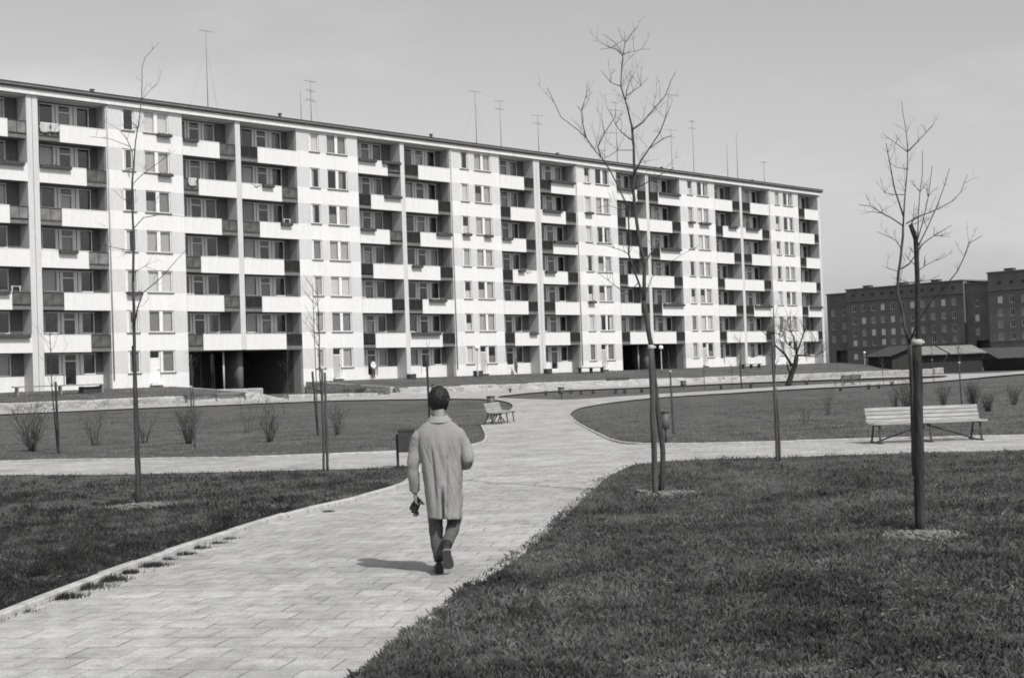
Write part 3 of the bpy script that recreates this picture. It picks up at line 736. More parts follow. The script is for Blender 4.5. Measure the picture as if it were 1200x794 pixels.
for b in range(NB):
    for st in ((0, 1) if b < 6 else (0,)):
        for k in range(7):
            if k == 0 and b in (1, 4): continue
            front(b, st, k)

# ---- balconies
def slab(w):
    m = MB(); m.box(0, w, .04, 1.15, -.33, -.06); m.box(.003, w - .003, .0, 1.14, -.06, -.0); return m.mesh('balcony', [M_SLAB])
def parapet(w):
    m = MB(); m.box(0, w, -.045, .06, -.35, .78, 0); m.box(-.0, w, -.06, .075, .781, .815, 0); return m.mesh('parapet', [M_PARA])
def panel(w, mi):
    m = MB()
    m.box(0, w, .0, .05, .74, .80, 0); m.box(0, w, .0, .05, -.06, .02, 0)
    n = max(1, round(w / .75))
    for i in range(n + 1): x = min(w - .04, max(0, w * i / n - .02)); m.box(x, x + .04, .0, .05, .02, .74, 0)
    m.box(.02, w - .02, .02, .03, .02, .74, 1); return m.mesh('railing_panel', [M_METAL, mi])
MESH = {}
def cached(fn, *a):
    if (fn, a) not in MESH: MESH[(fn, a)] = fn(*a)
    return MESH[(fn, a)]
PM = {0: M_PANEL, 1: M_PANEL2, 2: M_PANEL3}
def panelm(w, i): return cached(panel_i, w, i)
def panel_i(w, i): return panel(w, PM[i])
FB = {(0, 1, 5): [(0, 2.2)], (0, 0, 5): [(1.5, 2.6)], (0, 0, 2): [(.5, 2.4)], (0, 0, 1): [(0, 4.2)], (0, 1, 3): [(1.2, 1.3)], (1, 0, 6): [(0, 1.2)], (1, 1, 5): [(1.8, 1.0)], (1, 1, 4): [(3.4, 1.0)],
      (2, 0, 6): [(0, 1.8), (2.5, 1.9)], (2, 0, 5): [(2.6, 1.8)], (2, 0, 4): [(0, 1.5)], (2, 1, 4): [(3.3, 1.7)], (2, 1, 3): [(.4, 1.1)], (2, 1, 2): [(2.2, 1.9)], (2, 1, 1): [(.1, 3.2)],
      (3, 1, 6): [(1.4, 3.3)], (3, 1, 5): [(.2, 2.5)], (3, 0, 4): [(0, 1.2)], (3, 1, 4): [(1.5, 3.2)], (3, 1, 3): [(.2, 1.4)], (3, 0, 3): [(1.9, .8)], (3, 0, 1): [(3.1, 1.0)], (4, 1, 6): [(1.6, 3.4)],
      (4, 1, 2): [(1.6, 3.4)], (5, 0, 5): [(2.2, 1.5)], (5, 1, 5): [(.5, 2.4)], (5, 1, 2): [(1.6, 3.2)], (6, 0, 2): [(1.4, 2.6)], (4, 0, 6): [(0, 2.4)], (4, 1, 4): [(1.6, 3.2)]}
for b in range(NB):
    c0, c1 = cols(b)
    for st in ((0, 1) if b < 6 else (0,)):
        wdt = c0 if st == 0 else round(10.1 - c1, 3)
        xo = BX[b] if st == 0 else BX[b] + c1
        for k in range(1, 7):
            o = put('balcony', cached(slab, wdt), apt, (xo, 0, F(k)))
            typ = 'A' if k % 2 == 0 else 'B'
            if b == 6: typ = 'B' if typ == 'A' else 'A'
            pl = round(1.25 if st == 0 else 1.5, 3)
            if st == 0:
                s = (0, 3.1) if typ == 'A' else (pl, wdt)
            else:
                s = (1.52, wdt) if typ == 'A' else (0, wdt - pl - .02)
            put('parapet', cached(parapet, round(s[1] - s[0], 3)), o, (s[0], 0, 0))
            g = (s[1], wdt) if s[0] == 0 else (0, s[0])
            if b == 0: pi = rw.choice([1, 2, 2])
            elif b == 1: pi = rw.choice([0, 1, 1]) if (st == 0 and k > 1) else rw.choice([0, 0, 1])
            elif b in (2, 3): pi = rw.choice([0, 0, 0, 1])
            else: pi = 0
            put('railing_panel', panelm(round(g[1] - g[0], 3), pi), o, (g[0], 0, 0))
            for (fx, fl) in FB.get((b, st, k), []): flowerbox(o, fx, .60, fl, -.065)
            if (b, st, k) in ((2, 1, 4), (3, 1, 4), (5, 1, 2), (4, 1, 2), (2, 0, 6)):
                pass

# ---- the two passages under the first floor
def passage(b, zf, yd):
    x0 = BX[b]; m = MB()
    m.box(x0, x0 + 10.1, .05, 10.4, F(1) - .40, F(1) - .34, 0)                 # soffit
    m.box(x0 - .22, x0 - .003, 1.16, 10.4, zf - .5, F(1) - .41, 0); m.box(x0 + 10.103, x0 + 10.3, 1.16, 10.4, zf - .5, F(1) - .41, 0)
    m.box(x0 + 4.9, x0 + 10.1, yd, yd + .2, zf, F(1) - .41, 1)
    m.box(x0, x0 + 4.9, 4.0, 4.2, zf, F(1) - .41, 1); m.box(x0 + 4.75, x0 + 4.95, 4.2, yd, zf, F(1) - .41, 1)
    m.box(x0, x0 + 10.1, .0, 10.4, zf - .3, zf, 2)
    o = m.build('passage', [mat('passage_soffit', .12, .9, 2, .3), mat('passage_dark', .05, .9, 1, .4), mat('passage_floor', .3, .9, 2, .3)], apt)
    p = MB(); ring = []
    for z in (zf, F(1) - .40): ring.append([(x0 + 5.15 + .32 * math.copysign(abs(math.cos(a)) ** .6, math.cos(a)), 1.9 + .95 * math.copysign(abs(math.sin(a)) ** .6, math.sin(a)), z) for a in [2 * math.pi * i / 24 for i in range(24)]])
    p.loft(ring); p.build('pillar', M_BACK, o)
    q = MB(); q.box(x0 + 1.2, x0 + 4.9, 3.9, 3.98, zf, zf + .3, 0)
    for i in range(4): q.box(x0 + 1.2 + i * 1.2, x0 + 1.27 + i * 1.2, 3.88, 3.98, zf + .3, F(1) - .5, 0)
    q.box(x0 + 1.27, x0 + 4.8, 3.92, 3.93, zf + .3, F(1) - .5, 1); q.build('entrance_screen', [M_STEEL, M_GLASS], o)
    r = MB(); r.tube([(x0 + 3.55, .9, zf), (x0 + 3.55, .9, F(1) - .4)], .07, 10); r.build('post', mat('post_paint', .45, .6, 3, .1), o)
passage(1, -.92, 9.5); passage(4, -.22, 9.5)

def aw(x, y, z):   # block-local to world
    p = FO + D2 * x + N2 * y; return Vector((p.x, p.y, HC + z))
# laundry on the top left balcony
def cloth(x, wd, ht, seed, label):
    kf = {1: 6, 4: 6, 7: 5, 9: 5, 3: 3, 5: 4}[seed]
    m = MB(); n, r = 10, 8
    for j in range(r + 1):
        for i in range(n + 1):
            s = i / n; m.v.append((s * wd + .03 * math.sin(j * .9 + seed), -.03 - .05 * math.sin(s * 9 + seed + j * .25) * (j / r + .2), -ht * j / r * (1 - .25 * abs(s - .4))))
    for j in range(r):
        for i in range(n): a = j * (n + 1) + i; m.face((a, a + 1, a + n + 2, a + n + 1), 0, True)
    o = m.build('laundry', mat('cloth_white', .46, .9, 8, .1)); so_ = o.modifiers.new('s', 'SOLIDIFY'); so_.thickness = .008
    o.location = aw(x, -.045, F(kf) + .82); o.rotation_euler.z = RZ; tag(o, label, 'laundry', 'washing and cloths on the balconies')
cloth(BX[0] + 5.3, .75, .68, 1, 'white cloth drying over the top floor railing beside the wide pillar')
cloth(BX[0] + 6.1, .55, .62, 4, 'white cloth drying over the top floor railing next to the white parapet')
cloth(BX[1] + .35, .7, .6, 7, 'crumpled white cloth over the dark railing of the fifth floor, left stack above the passage')
cloth(BX[1] + 5.9, 1.0, .22, 9, 'narrow white cloth on the fifth floor parapet, right stack above the passage')
cloth(BX[3] + 2.9, .7, .25, 3, 'narrow white cloth on the third floor parapet beside the second wide pillar')
cloth(BX[2] + 8.6, 1.1, .16, 5, 'white lace cloth along the fourth floor flower box in the third bay')
def airer(x, k, label):
    m = MB(); 
    for a in (0, .55): m.beam((a, .5, .02), (a + .1, .3, 1.2), .03, .03); m.beam((a + .1, .1, .02), (a, .3, 1.2), .03, .03)
    for z in (.45, .8, 1.18): m.beam((.0, .30, z), (.65, .30, z), .025, .025)
    e = thing('clothes_airer', label, 'clothes airer', aw(x, .1, F(k)), RZ); m.build('frame', M_FRAME, e)
airer(BX[1] + 9.0, 4, 'white folding airer above the fourth floor parapet, right stack over the passage')
airer(BX[0] + 3.3, 2, 'white folding airer in the second floor loggia at the left edge of the photo')
# things on the ground-floor apron
# ------------------------------------------------------------------ trees, stakes, shrubs
def polyline(px, Y, wob=.0, y0=0.0, y1=0.0, seed=0):
    """limb traced in the photograph, set at the tree's own distance and swung through depth from y0 to y1 metres"""
    n = len(px); out = []
    for i, (x, y) in enumerate(px):
        f = i / max(1, n - 1); out.append(at(x, y, Y + y0 + (y1 - y0) * f))
    return out
def resample(pts, step):
    out = [pts[0]]
    for i in range(len(pts) - 1):
        a, b = pts[i], pts[i + 1]; n = max(1, int((b - a).length / step))
        out += [a.lerp(b, (k + 1) / n) for k in range(n)]
    return out
def jitter(pts, amp, seed):
    return [p + Vector((noise.noise(Vector((i * .9, seed, 0))), noise.noise(Vector((i * .9, seed, 7))), noise.noise(Vector((i * .9, seed, 3))) * .5)) * amp for i, p in enumerate(pts)]
def limb(mb, pts, r0, r1, n=7, mi=0, amp=.01, seed=0, step=.18):
    pts = jitter(resample(pts, step), amp, seed); m = len(pts)
    mb.tube(pts, [r0 + (r1 - r0) * (i / (m - 1)) ** .85 for i in range(m)] if m > 1 else r0, n, mi); return pts
def twigs(mb, pts, rs, count, lmin, lmax, r, f0=.25, up=.35, mi=0, sub=1):
    m = len(pts)
    for _ in range(count):
        i = int((f0 + (1 - f0) * rs.random()) * (m - 1)); p = pts[i]
        t = (pts[min(i + 1, m - 1)] - pts[max(0, i - 1)]).normalized() if m > 1 else Vector((0, 0, 1))
        a = Vector((rs.uniform(-1, 1), rs.uniform(-1, 1), rs.uniform(-.5, 1)))
        a = (a - t * a.dot(t)); a = a.normalized() if a.length > .01 else Vector((1, 0, 0))
        d = (a * .85 + t * .5 + Vector((0, 0, up))).normalized(); L = rs.uniform(lmin, lmax); q = [p]; k = 5
        for j in range(k):
            d = (d + Vector((rs.uniform(-.22, .22), rs.uniform(-.22, .22), rs.uniform(-.12, .25)))).normalized(); q.append(q[-1] + d * (L / k))
        mb.tube(q, [r * (1 - .75 * j / k) for j in range(k + 1)], 4, mi, False)
        if sub and L > lmin * 1.2: twigs(mb, q, rs, rs.randint(1, 3), L * .25, L * .5, r * .6, .35, up, mi, sub - 1)
def stake(px, Y, r, label, tie=True, dark=False, group=None, name='tree_stake', lean=0):
    base = at(*px[0], Y); base.z = gxy(base.x, base.y); top = at(px[1][0], px[1][1], Y + lean)
    e = thing(name, label, 'stake', base, 0, group); m = MB()
    pts = jitter(resample([Vector((0, 0, -.1)), top - base], .22), .012, base.x * 3)
    m.tube(pts, [r * (1.05 - .12 * i / len(pts)) * (1 + .06 * noise.noise(Vector((i, base.x, 0)))) for i in range(len(pts))], 10)
    m.build('post', M_STAKED if dark else M_STAKE, e)
    if tie:
        k = MB(); d = (pts[-1] - pts[-3]).normalized()
        k.tube([pts[-1] - d * .05, pts[-1] - d * .02, pts[-1] + d * .012], [r * 1.08, r * 1.12, r * 1.06], 10)
        k.beam(pts[-1] - d * .03 - Vector((r, 0, 0)), pts[-1] - d * .015 + Vector((r + .03, .03, .0)), .03, .03)
        k.build('tie', M_TIE, e)
    return e
def tree(name, label, cat, base, trunk_parts, crown_parts, tw, seed, tm=None, wm=None, group=None):
    e = thing(name, label, cat, base, 0, group); rs = random.Random(seed); a, b = MB(), MB(); L = lambda q: [p - base for p in q]
    for i, (pts, r0, r1) in enumerate(trunk_parts): limb(a, L(pts), r0, r1, 9, 0, .012, seed + i)
    for i, (pts, r0, r1, cnt) in enumerate(crown_parts):
        q = limb(b, L(pts), r0 * .82, r1 * .8, 6, 0, .02, seed + 20 + i)
        if cnt: twigs(b, q, rs, int(cnt * 1.5) + 1, tw[0], tw[1], tw[2], .15, tw[3])
    a.build('trunk', tm or M_BARK, e)
    if b.v: b.build('crown', wm or M_TWIG, e)
    return e
def g(p): p = p.copy(); p.z = gxy(p.x, p.y); return p

# the tall forked tree in the middle of the right lawn
p0 = hit(774, 578); Y = p0.y
T = lambda px, a=0, b=0: polyline(px, Y, 0, a, b)
tree('bare_tree', 'tallest bare forked tree, on the right lawn beside the central path', 'tree', p0,
     [(T([(774, 580), (776, 560), (777, 530), (773, 500), (770, 470), (766, 440), (763.5, 406), (761, 394), (757, 371), (754.6, 353)]), .040, .034),
      (T([(754.6, 353), (754.8, 330), (755.4, 308), (749.6, 285), (745.8, 258), (743.3, 235), (742, 220), (743.4, 204), (742.7, 171), (740.4, 148)], 0, .35), .029, .017)],
     [(T([(740.4, 148), (734.6, 123), (727, 100.5), (728.3, 80), (730, 65), (733.4, 50), (741, 37.5), (748, 31)], .35, .7), .016, .004, 6),
      (T([(754.6, 350), (748.3, 331), (740.8, 311), (736.5, 297), (737.7, 280.5), (737, 258), (734.5, 240), (727, 225), (718, 205), (708, 189), (697, 176), (686.8, 162), (678, 153), (657.8, 137), (650, 121), (641, 104)], 0, -1.3), .020, .004, 7),
      (T([(704, 183), (700.6, 172), (708, 156), (720.7, 138), (722, 128)], -1, -.5), .014, .005, 3),
      (T([(686.8, 162), (683, 145), (681, 130), (676, 124)], -1, -1.3), .01, .004, 3),
      (T([(741, 152), (753.5, 143), (766, 128), (781, 110.6), (786, 95.5), (791.5, 84)], .3, 1.4), .018, .006, 4),
      (T([(743, 205), (749.7, 191), (761, 173.6), (773.6, 156), (778.7, 138), (784, 130)], .25, -.9), .017, .006, 5),
      (T([(761, 173.6), (776, 163.5), (788, 158)], -.3, -.9), .008, .004, 2),
      (T([(740, 164), (728, 155), (722, 146), (714, 128)], .3, 1.0), .011, .004, 3),
      (T([(733, 118), (734.6, 105.6), (738, 96), (743.6, 83)], .45, .1), .01, .004, 2),
      (T([(735, 112), (751, 100.5), (760, 90)], .5, 1.0), .009, .004, 2),
      (T([(730, 66), (723.3, 57.7), (716, 56.4), (703, 58)], .6, .1), .009, .004, 2), (T([(728, 62), (720.8, 50), (707, 40)], .6, 1.0), .008, .004, 1),
      (T([(730.5, 63), (743.4, 60), (762, 57)], .6, 1.2), .007, .003, 1), (T([(727, 101), (715.7, 97), (705, 83)], .5, 0), .008, .004, 2),
      (T([(755, 310), (766, 290.5), (776, 278)], .05, .5), .015, .011, 1), (T([(756, 345), (764, 325), (778, 312), (800, 298), (818, 288)], 0, 1.2), .008, .003, 2),
      (T([(737, 298), (728, 293), (712, 288), (688, 285)], -.2, -1.2), .008, .003, 2), (T([(748, 331), (735, 345), (720, 334), (705, 322), (686, 314)], 0, 1.2), .009, .003, 2),
      (T([(742, 222), (758, 214), (775, 205), (790, 196)], .2, -.8), .01, .004, 3), (T([(744, 240), (728, 246), (712, 240), (700, 244)], .1, .9), .008, .003, 2),
      (T([(742, 176), (724, 176), (712, 184), (700, 186)], .25, 1.1), .008, .003, 3)],
     (.15, .5, .0034, .35), 11)
stake([(767.5, 577), (763, 405)], Y - .22, .040, 'thick wooden stake with pale tie, holding the tallest forked tree')
soil(780, 579, .5, 3); soil(748, 577.5, .22, 4)

# forked tree by the dark post on the right
p0 = hit(1073, 558); Y = p0.y
T = lambda px, a=0, b=0: polyline(px, Y, 0, a, b)
tree('bare_tree', 'V-shaped bare tree rising behind the thick dark post on the right', 'tree', p0,
     [(T([(1073, 560), (1072, 520), (1070, 470), (1066.5, 403)]), .040, .032), (T([(1066.5, 403), (1060.5, 385), (1056, 360), (1051.5, 342), (1052.5, 320), (1055.5, 305), (1057, 290), (1058.5, 263)], 0, .4), .025, .017)],
     [(T([(1058.5, 263), (1059.5, 240), (1061, 225), (1063, 200), (1063.7, 177), (1062.5, 155), (1058, 132), (1056, 119)], .4, .6), .017, .004, 6),
      (T([(1066.5, 401), (1075, 378), (1090, 355), (1108, 335), (1122, 318), (1130, 300), (1135, 285), (1151, 276)], 0, -1.2), .021, .005, 5),
      (T([(1059, 265), (1046, 256), (1032.6, 249), (1019.5, 241.6), (1007, 240)], .4, -.6), .015, .005, 4), (T([(1034, 250), (1022, 248), (1007, 251)], -.2, -.6), .006, .003, 1),
      (T([(1063.5, 178), (1050, 168), (1033.8, 156.6)], .5, 1.2), .009, .004, 2), (T([(1064, 177), (1075, 166), (1085, 155.5), (1094, 145)], .5, 0), .011, .004, 3),
      (T([(1058.8, 254), (1049, 222.5), (1042, 189), (1038.6, 168)], .4, -.4), .016, .006, 4), (T([(1061, 228), (1048, 228), (1037, 226), (1031, 208)], .4, 1.0), .01, .004, 2),
      (T([(1056.5, 292), (1050, 282), (1044.6, 279), (1028, 271)], .3, 1.0), .01, .004, 3), (T([(1056, 315), (1066, 309), (1072, 300)], .2, -.3), .014, .009, 1),
      (T([(1062, 262), (1075, 254), (1090, 248.8), (1114, 236.8), (1126, 225), (1134, 205)], .4, 1.3), .014, .005, 4),
      (T([(1053, 318), (1040, 314), (1034, 311)], .2, -.2), .007, .003, 1), (T([(1062, 198), (1050, 196), (1040, 188)], .5, 1.0), .007, .003, 1)],
     (.12, .4, .0034, .35), 12)
p0 = hit(1078, 621); Y = p0.y + .16; p0 = g(at(1079, 619, Y))
T = lambda px, a=0, b=0: polyline(px, Y, 0, a, b)
tree('bare_tree', 'pruned bare tree with a knotty trunk directly behind the thick dark post', 'tree', p0,
     [(T([(1079, 620), (1078, 500), (1076, 400), (1075.5, 335), (1074.5, 300), (1072.5, 280), (1067.5, 263)]), .035, .024)],
     [(T([(1075, 318), (1083, 312), (1095, 305), (1108, 297)], 0, .4), .007, .003, 2), (T([(1074, 296), (1082, 285), (1094.8, 276), (1114, 264)], 0, -.4), .009, .003, 3),
      (T([(1074, 300), (1078, 225), (1080, 205), (1082, 176)], 0, .3), .009, .004, 3), (T([(1074, 285), (1081, 262), (1088, 230), (1093, 195)], 0, -.3), .008, .004, 2),
      (T([(1075, 290), (1086, 268), (1097, 244), (1106, 218), (1113, 197)], 0, .5), .009, .004, 2), (T([(1075.5, 332), (1066, 331), (1056, 334), (1048, 331)], 0, -.3), .006, .003, 2),
      (T([(1075, 330), (1090, 328), (1102, 322)], 0, .3), .006, .003, 1), (T([(1074, 312), (1064, 303), (1060, 296)], 0, .3), .006, .003, 1), (T([(1067.5, 264), (1070, 258), (1078, 254)], 0, .1), .012, .006, 2)],
     (.08, .26, .004, .3), 13, M_BARKD)
stake([(1078.5, 622), (1074.5, 399)], hit(1078, 622).y, .052, 'thick dark wooden post with pale top, nearest on the right lawn', True, True, name='tree_stake')
soil(1084, 628, .5, 5)
stake([(1071, 556), (1067, 410)], hit(1073, 558).y + .15, .03, 'thin stake with pale tie beside the V-shaped tree', True)

# slender tree on the left lawn
p0 = hit(160, 591); Y = p0.y
T = lambda px, a=0, b=0: polyline(px, Y, 0, a, b)
tree('bare_tree', 'slender bare tree on the left lawn, its crooked tip above the roof', 'tree', p0,
     [(T([(161, 592), (161, 560), (160, 520), (158.5, 480), (157.5, 440), (157.5, 400), (157, 370), (156, 330)]), .034, .021),
      (T([(156, 330), (156.5, 290), (156, 255), (155, 230), (155, 213), (157, 190)], 0, .3), .020, .014)],
     [(T([(157, 190), (159, 165), (161.5, 150), (164, 130), (166.5, 112), (166.5, 95), (166, 80), (170, 68), (178, 59), (187, 49)], .3, .6), .013, .003, 2),
      (T([(157.5, 380), (161, 361), (168, 343), (191, 323), (206, 306), (218, 293)], 0, -.9), .014, .004, 3), (T([(156.5, 268), (168, 255), (191, 251), (210, 253), (232, 255)], .1, 1.2), .01, .003, 2),
      (T([(156.5, 294), (143, 292), (130, 289), (112, 284)], .1, -.8), .009, .003, 2), (T([(155, 178), (149, 164), (140.5, 152), (121, 141)], .3, -.3), .009, .003, 1), (T([(153, 172), (130, 163), (105, 160)], .3, 1.2), .007, .003, 1),
      (T([(156, 215), (172, 200), (190, 188), (205, 176)], .2, -.6), .008, .003, 3), (T([(156, 240), (143, 232), (132, 222)], .2, .8), .007, .003, 2), (T([(156.5, 320), (170, 312), (183, 316)], .1, .7), .006, .003, 1),
      (T([(162, 150), (150, 140), (146, 128)], .4, -.2), .006, .003, 2), (T([(165, 118), (178, 104), (186, 98)], .4, .9), .006, .003, 2)],
     (.12, .4, .003, .3), 14)
stake([(164, 590), (156.5, 405)], Y + .18, .033, 'tall dark stake tied to the slender tree on the left lawn', False, True)
soil(166, 593, .55, 6)

# saplings on stakes
def sapling(base, tip, crown_h, label, stx=None, stt=None, stl=None, r=.02, seed=0, n=9, tie=True, dark=False, spread=.6, Y=None, tw=.006):
    p0 = hit(*base); Y = p0.y
    rs = random.Random(seed); e = thing('sapling', label, 'sapling', p0); a, b = MB(), MB()
    top = at(*tip, Y) - p0; mid = Vector((top.x * .5 + rs.uniform(-.05, .05), 0, top.z * .5))
    q = limb(a, [Vector((0, 0, -.05)), mid, top * .82], r, r * .55, 7, 0, .015, seed); q2 = limb(b, [top * .82, top], r * .55, r * .2, 5, 0, .03, seed)
    m = len(q); twigs(b, [p for p in q if p.z > top.z - crown_h] + q2, rs, n, spread * .5, spread, tw, 0, .5)
    a.build('trunk', M_BARK, e); b.build('crown', M_TWIG, e)
    if stx: stake([stx, stt], Y - .12, .024 if not dark else .036, stl, tie, dark)
sapling((384.5, 551), (371, 332), 1.6, 'thin sapling between two stakes beside the cross path, left of the man', (379.5, 551), (377, 430), 'taller of two thin stakes beside the cross path, left of the man', seed=31, spread=.5)
stake([(384, 550), (380.5, 436)], hit(384, 551).y + .2, .026, 'shorter of two thin stakes beside the cross path, left of the man', False)
sapling((68, 531), (57, 375), 2.0, 'sapling with a fan of fine twigs before the wide white pillar', (69, 530), (65, 447), 'dark stake among the shrubs, nearest the left end of the upper lawn', r=.022, seed=32, n=16, dark=True, tie=False, spread=.9)
sapling((229, 523), (224, 415), .9, 'wispy sapling in front of the left passage', (228, 523), (223, 452), 'stake of the wispy sapling before the left passage', seed=33, spread=.5)
sapling((373, 510), (366, 330), 1.9, 'tall thin sapling in front of the ground floor door right of the passage', (373, 510), (366, 435), 'dark stake with the tall thin sapling right of the passage', seed=34, dark=True, tie=False, spread=.7, n=10)
sapling((504, 500), (500, 395), 1.2, 'thin sapling rising just behind the walking man', (504, 500), (499.5, 417), 'thin pole standing just behind the head of the walking man', seed=35, dark=True, tie=False, spread=.3, n=6)
sapling((912, 540), (906, 362), 1.2, 'sapling beside the right cross path, before the gnarled dark tree', (910.5, 540), (905, 392), 'slim stake beside the right cross path, before the gnarled dark tree', seed=36, spread=.45, n=7, tie=False)
stake([(914.5, 539), (909.5, 455)], hit(913, 540).y + .1, .02, 'short thin stake touching the sapling by the right cross path', False)
sapling((790, 508), (783, 410), .8, 'wispy sapling behind the cylindrical litter bin', (789.5, 508), (785, 434), 'thin stake of the sapling behind the cylindrical litter bin', seed=37, spread=.4, n=5)
sapling((1127, 476), (1122, 395), 1.2, 'sapling with pale tie behind the right end of the big bench', (1127, 476), (1123.5, 424), 'stake with pale tie behind the right end of the big bench', seed=38, spread=.7, n=8)
sapling((1095, 451), (1091, 398), 1.6, 'sapling between the big bench and the shed roof', (1095, 451), (1092, 421), 'stake with pale tie between the big bench and the shed roof', seed=39, spread=.9, n=8)
sapling((869, 455), (867, 396), 1.8, 'wispy sapling at the stone wall, left of the gnarled dark tree', (869, 455), (867, 425), 'stout stake at the stone wall, left of the gnarled dark tree', seed=40, spread=1.0, n=12, r=.04, dark=True, tie=False, tw=.011)
sapling((826, 456), (824, 425), .9, 'small sapling at the stone wall below the second passage', (826, 456), (824.5, 436), 'thin stake at the stone wall below the second passage', seed=41, spread=.6, n=5, tie=False, tw=.01)
sapling((858, 452), (857, 425), .9, 'small sapling at the stone wall, second from the gnarled dark tree', None, seed=42, spread=.6, n=5, tw=.01)
sapling((1036, 452), (1034, 418), 1.2, 'small sapling at the bright end of the stone wall', None, seed=43, spread=.7, n=7, tw=.011)
sapling((338, 470), (336, 400), 1.8, 'faint sapling standing in the mouth of the left passage', None, seed=44, spread=.8, n=8, tw=.009)

# gnarled dark tree at the far right end of the block
p0 = hit(924, 452); Y = p0.y
T = lambda px, a=0, b=0: polyline(px, Y, 0, a, b)
tree('gnarled_tree', 'low gnarled dark tree at the right end of the white block', 'tree', p0,
     [(T([(923, 453), (927, 440), (932, 427), (933.5, 416)]), .22, .15), (T([(927.5, 428), (920, 415), (909, 405)], 0, -1), .11, .06)],
     [(T([(933.5, 418), (933, 408), (930, 395), (925, 384), (922, 374)], 0, 1.5), .11, .02, 14), (T([(933.5, 416), (943, 416.5), (954, 417.5), (965, 412)], 0, -1.5), .10, .02, 13),
      (T([(933.5, 413), (938, 402), (940.5, 394), (944, 384), (948, 374)], 0, .6), .10, .02, 14), (T([(909, 405), (905, 396), (900, 390)], -1, -2), .05, .014, 10), (T([(920, 415), (916, 402), (912, 390)], -.5, 1.5), .05, .014, 10),
      (T([(932, 410), (922, 402), (918, 392), (914, 384)], 0, 2.5), .055, .014, 12), (T([(943, 416.5), (950, 407), (957, 398)], -.5, 1.5), .05, .014, 12), (T([(927, 440), (923.5, 432), (922, 424)], 0, -.8), .09, .05, 2)],
     (.6, 1.9, .014, .3), 15, M_BARKD, M_BARKD)

# bare shrubs of the upper left lawn, one by one
def shrub(x, y, hpx, wpx, n, label, seed, r=.011, group=None, cat='shrub'):
    p0 = hit(x, y); Y = p0.y; hgt = hpx / FPX * Y; sp = wpx / FPX * Y / 2; rs = random.Random(seed)
    m = MB()
    n = int(n * 1.7)
    for i in range(n):
        a = 2 * math.pi * (i + rs.random()) / n; d = rs.uniform(.3, 1); hh = hgt * rs.uniform(.65, 1.0)
        q = [Vector((.08 * math.cos(a) * d, .08 * math.sin(a) * d, -.03)), Vector((sp * .45 * math.cos(a) * d, sp * .45 * math.sin(a) * d, hh * .45)), Vector((sp * math.cos(a) * d, sp * math.sin(a) * d, hh))]
        pts = limb(m, q, r * rs.uniform(.5, 1.25), r * .25, 5, 0, .09, seed + i, .15)
        twigs(m, pts, rs, 7, hgt * .12, hgt * .5, r * .34, .15, .35)
    o = m.build('shrub', M_TWIG); o.location = p0; return tag(o, label, cat, group)
shrub(38, 529, 58, 62, 13, 'densest bare shrub, nearest the left end of the upper lawn', 1, .016)
shrub(112, 522, 44, 50, 7, 'open bare shrub between the dark stake and the slender left tree', 2, .014)
shrub(168, 519, 42, 52, 7, 'bare shrub partly behind the trunk of the slender left tree', 3, .012)
shrub(221, 520, 46, 42, 12, 'bushy bare shrub behind the stake of the wispy sapling', 4, .016)
shrub(290, 507, 46, 44, 5, 'thin hazy bare shrub under the left passage', 5, .008)
shrub(316, 518, 48, 44, 6, 'Y-shaped bare shrub below the large left passage', 6, .018)
shrub(396, 509, 42, 40, 7, 'bare shrub just right of the two thin stakes', 7, .013)
shrub(1062, 477, 36, 40, 10, 'bare shrub behind the big bench, at the thick dark post', 8, .014)
shrub(1140, 476, 30, 34, 12, 'dark bare shrub behind the right end of the big bench', 9, .016)
shrub(1158, 482, 22, 30, 10, 'low dark shrub just beyond the right end of the big bench', 10, .016)
shrub(1105, 475, 26, 30, 8, 'low bare shrub behind the middle of the big bench', 15, .014)
shrub(1188, 474, 28, 34, 8, 'bare shrub at the right edge of the upper lawn', 16, .013)
shrub(970, 486, 30, 26, 4, 'sparse bare shrub left of the big bench', 11, .010)
shrub(944, 497, 30, 24, 3, 'single wispy shrub right of the slim cross path stake', 12, .009)
shrub(1049, 478, 24, 18, 6, 'small bare shrub behind the left half of the big bench', 14, .012)
for i, (x, y, h, w_) in enumerate([(541, 460, 8, 8), (560, 459, 9, 7), (598, 461, 8, 6), (640, 463, 7, 8), (669, 461, 7, 7), (681, 462, 6, 7), (695, 461, 6, 7), (722, 461, 8, 9), (732, 461, 8, 8), (752, 460, 7, 9), (845, 456, 8, 6), (880, 455, 9, 7), (945, 452, 9, 12), (985, 458, 7, 8), (1018, 456, 8, 9), (1030, 455, 7, 8), (1045, 452, 7, 7)]):
    shrub(x, y, h, w_, 6, 'tiny dark shrub in the row along the far path', 60 + i, .018, 'tiny shrubs along the far path')

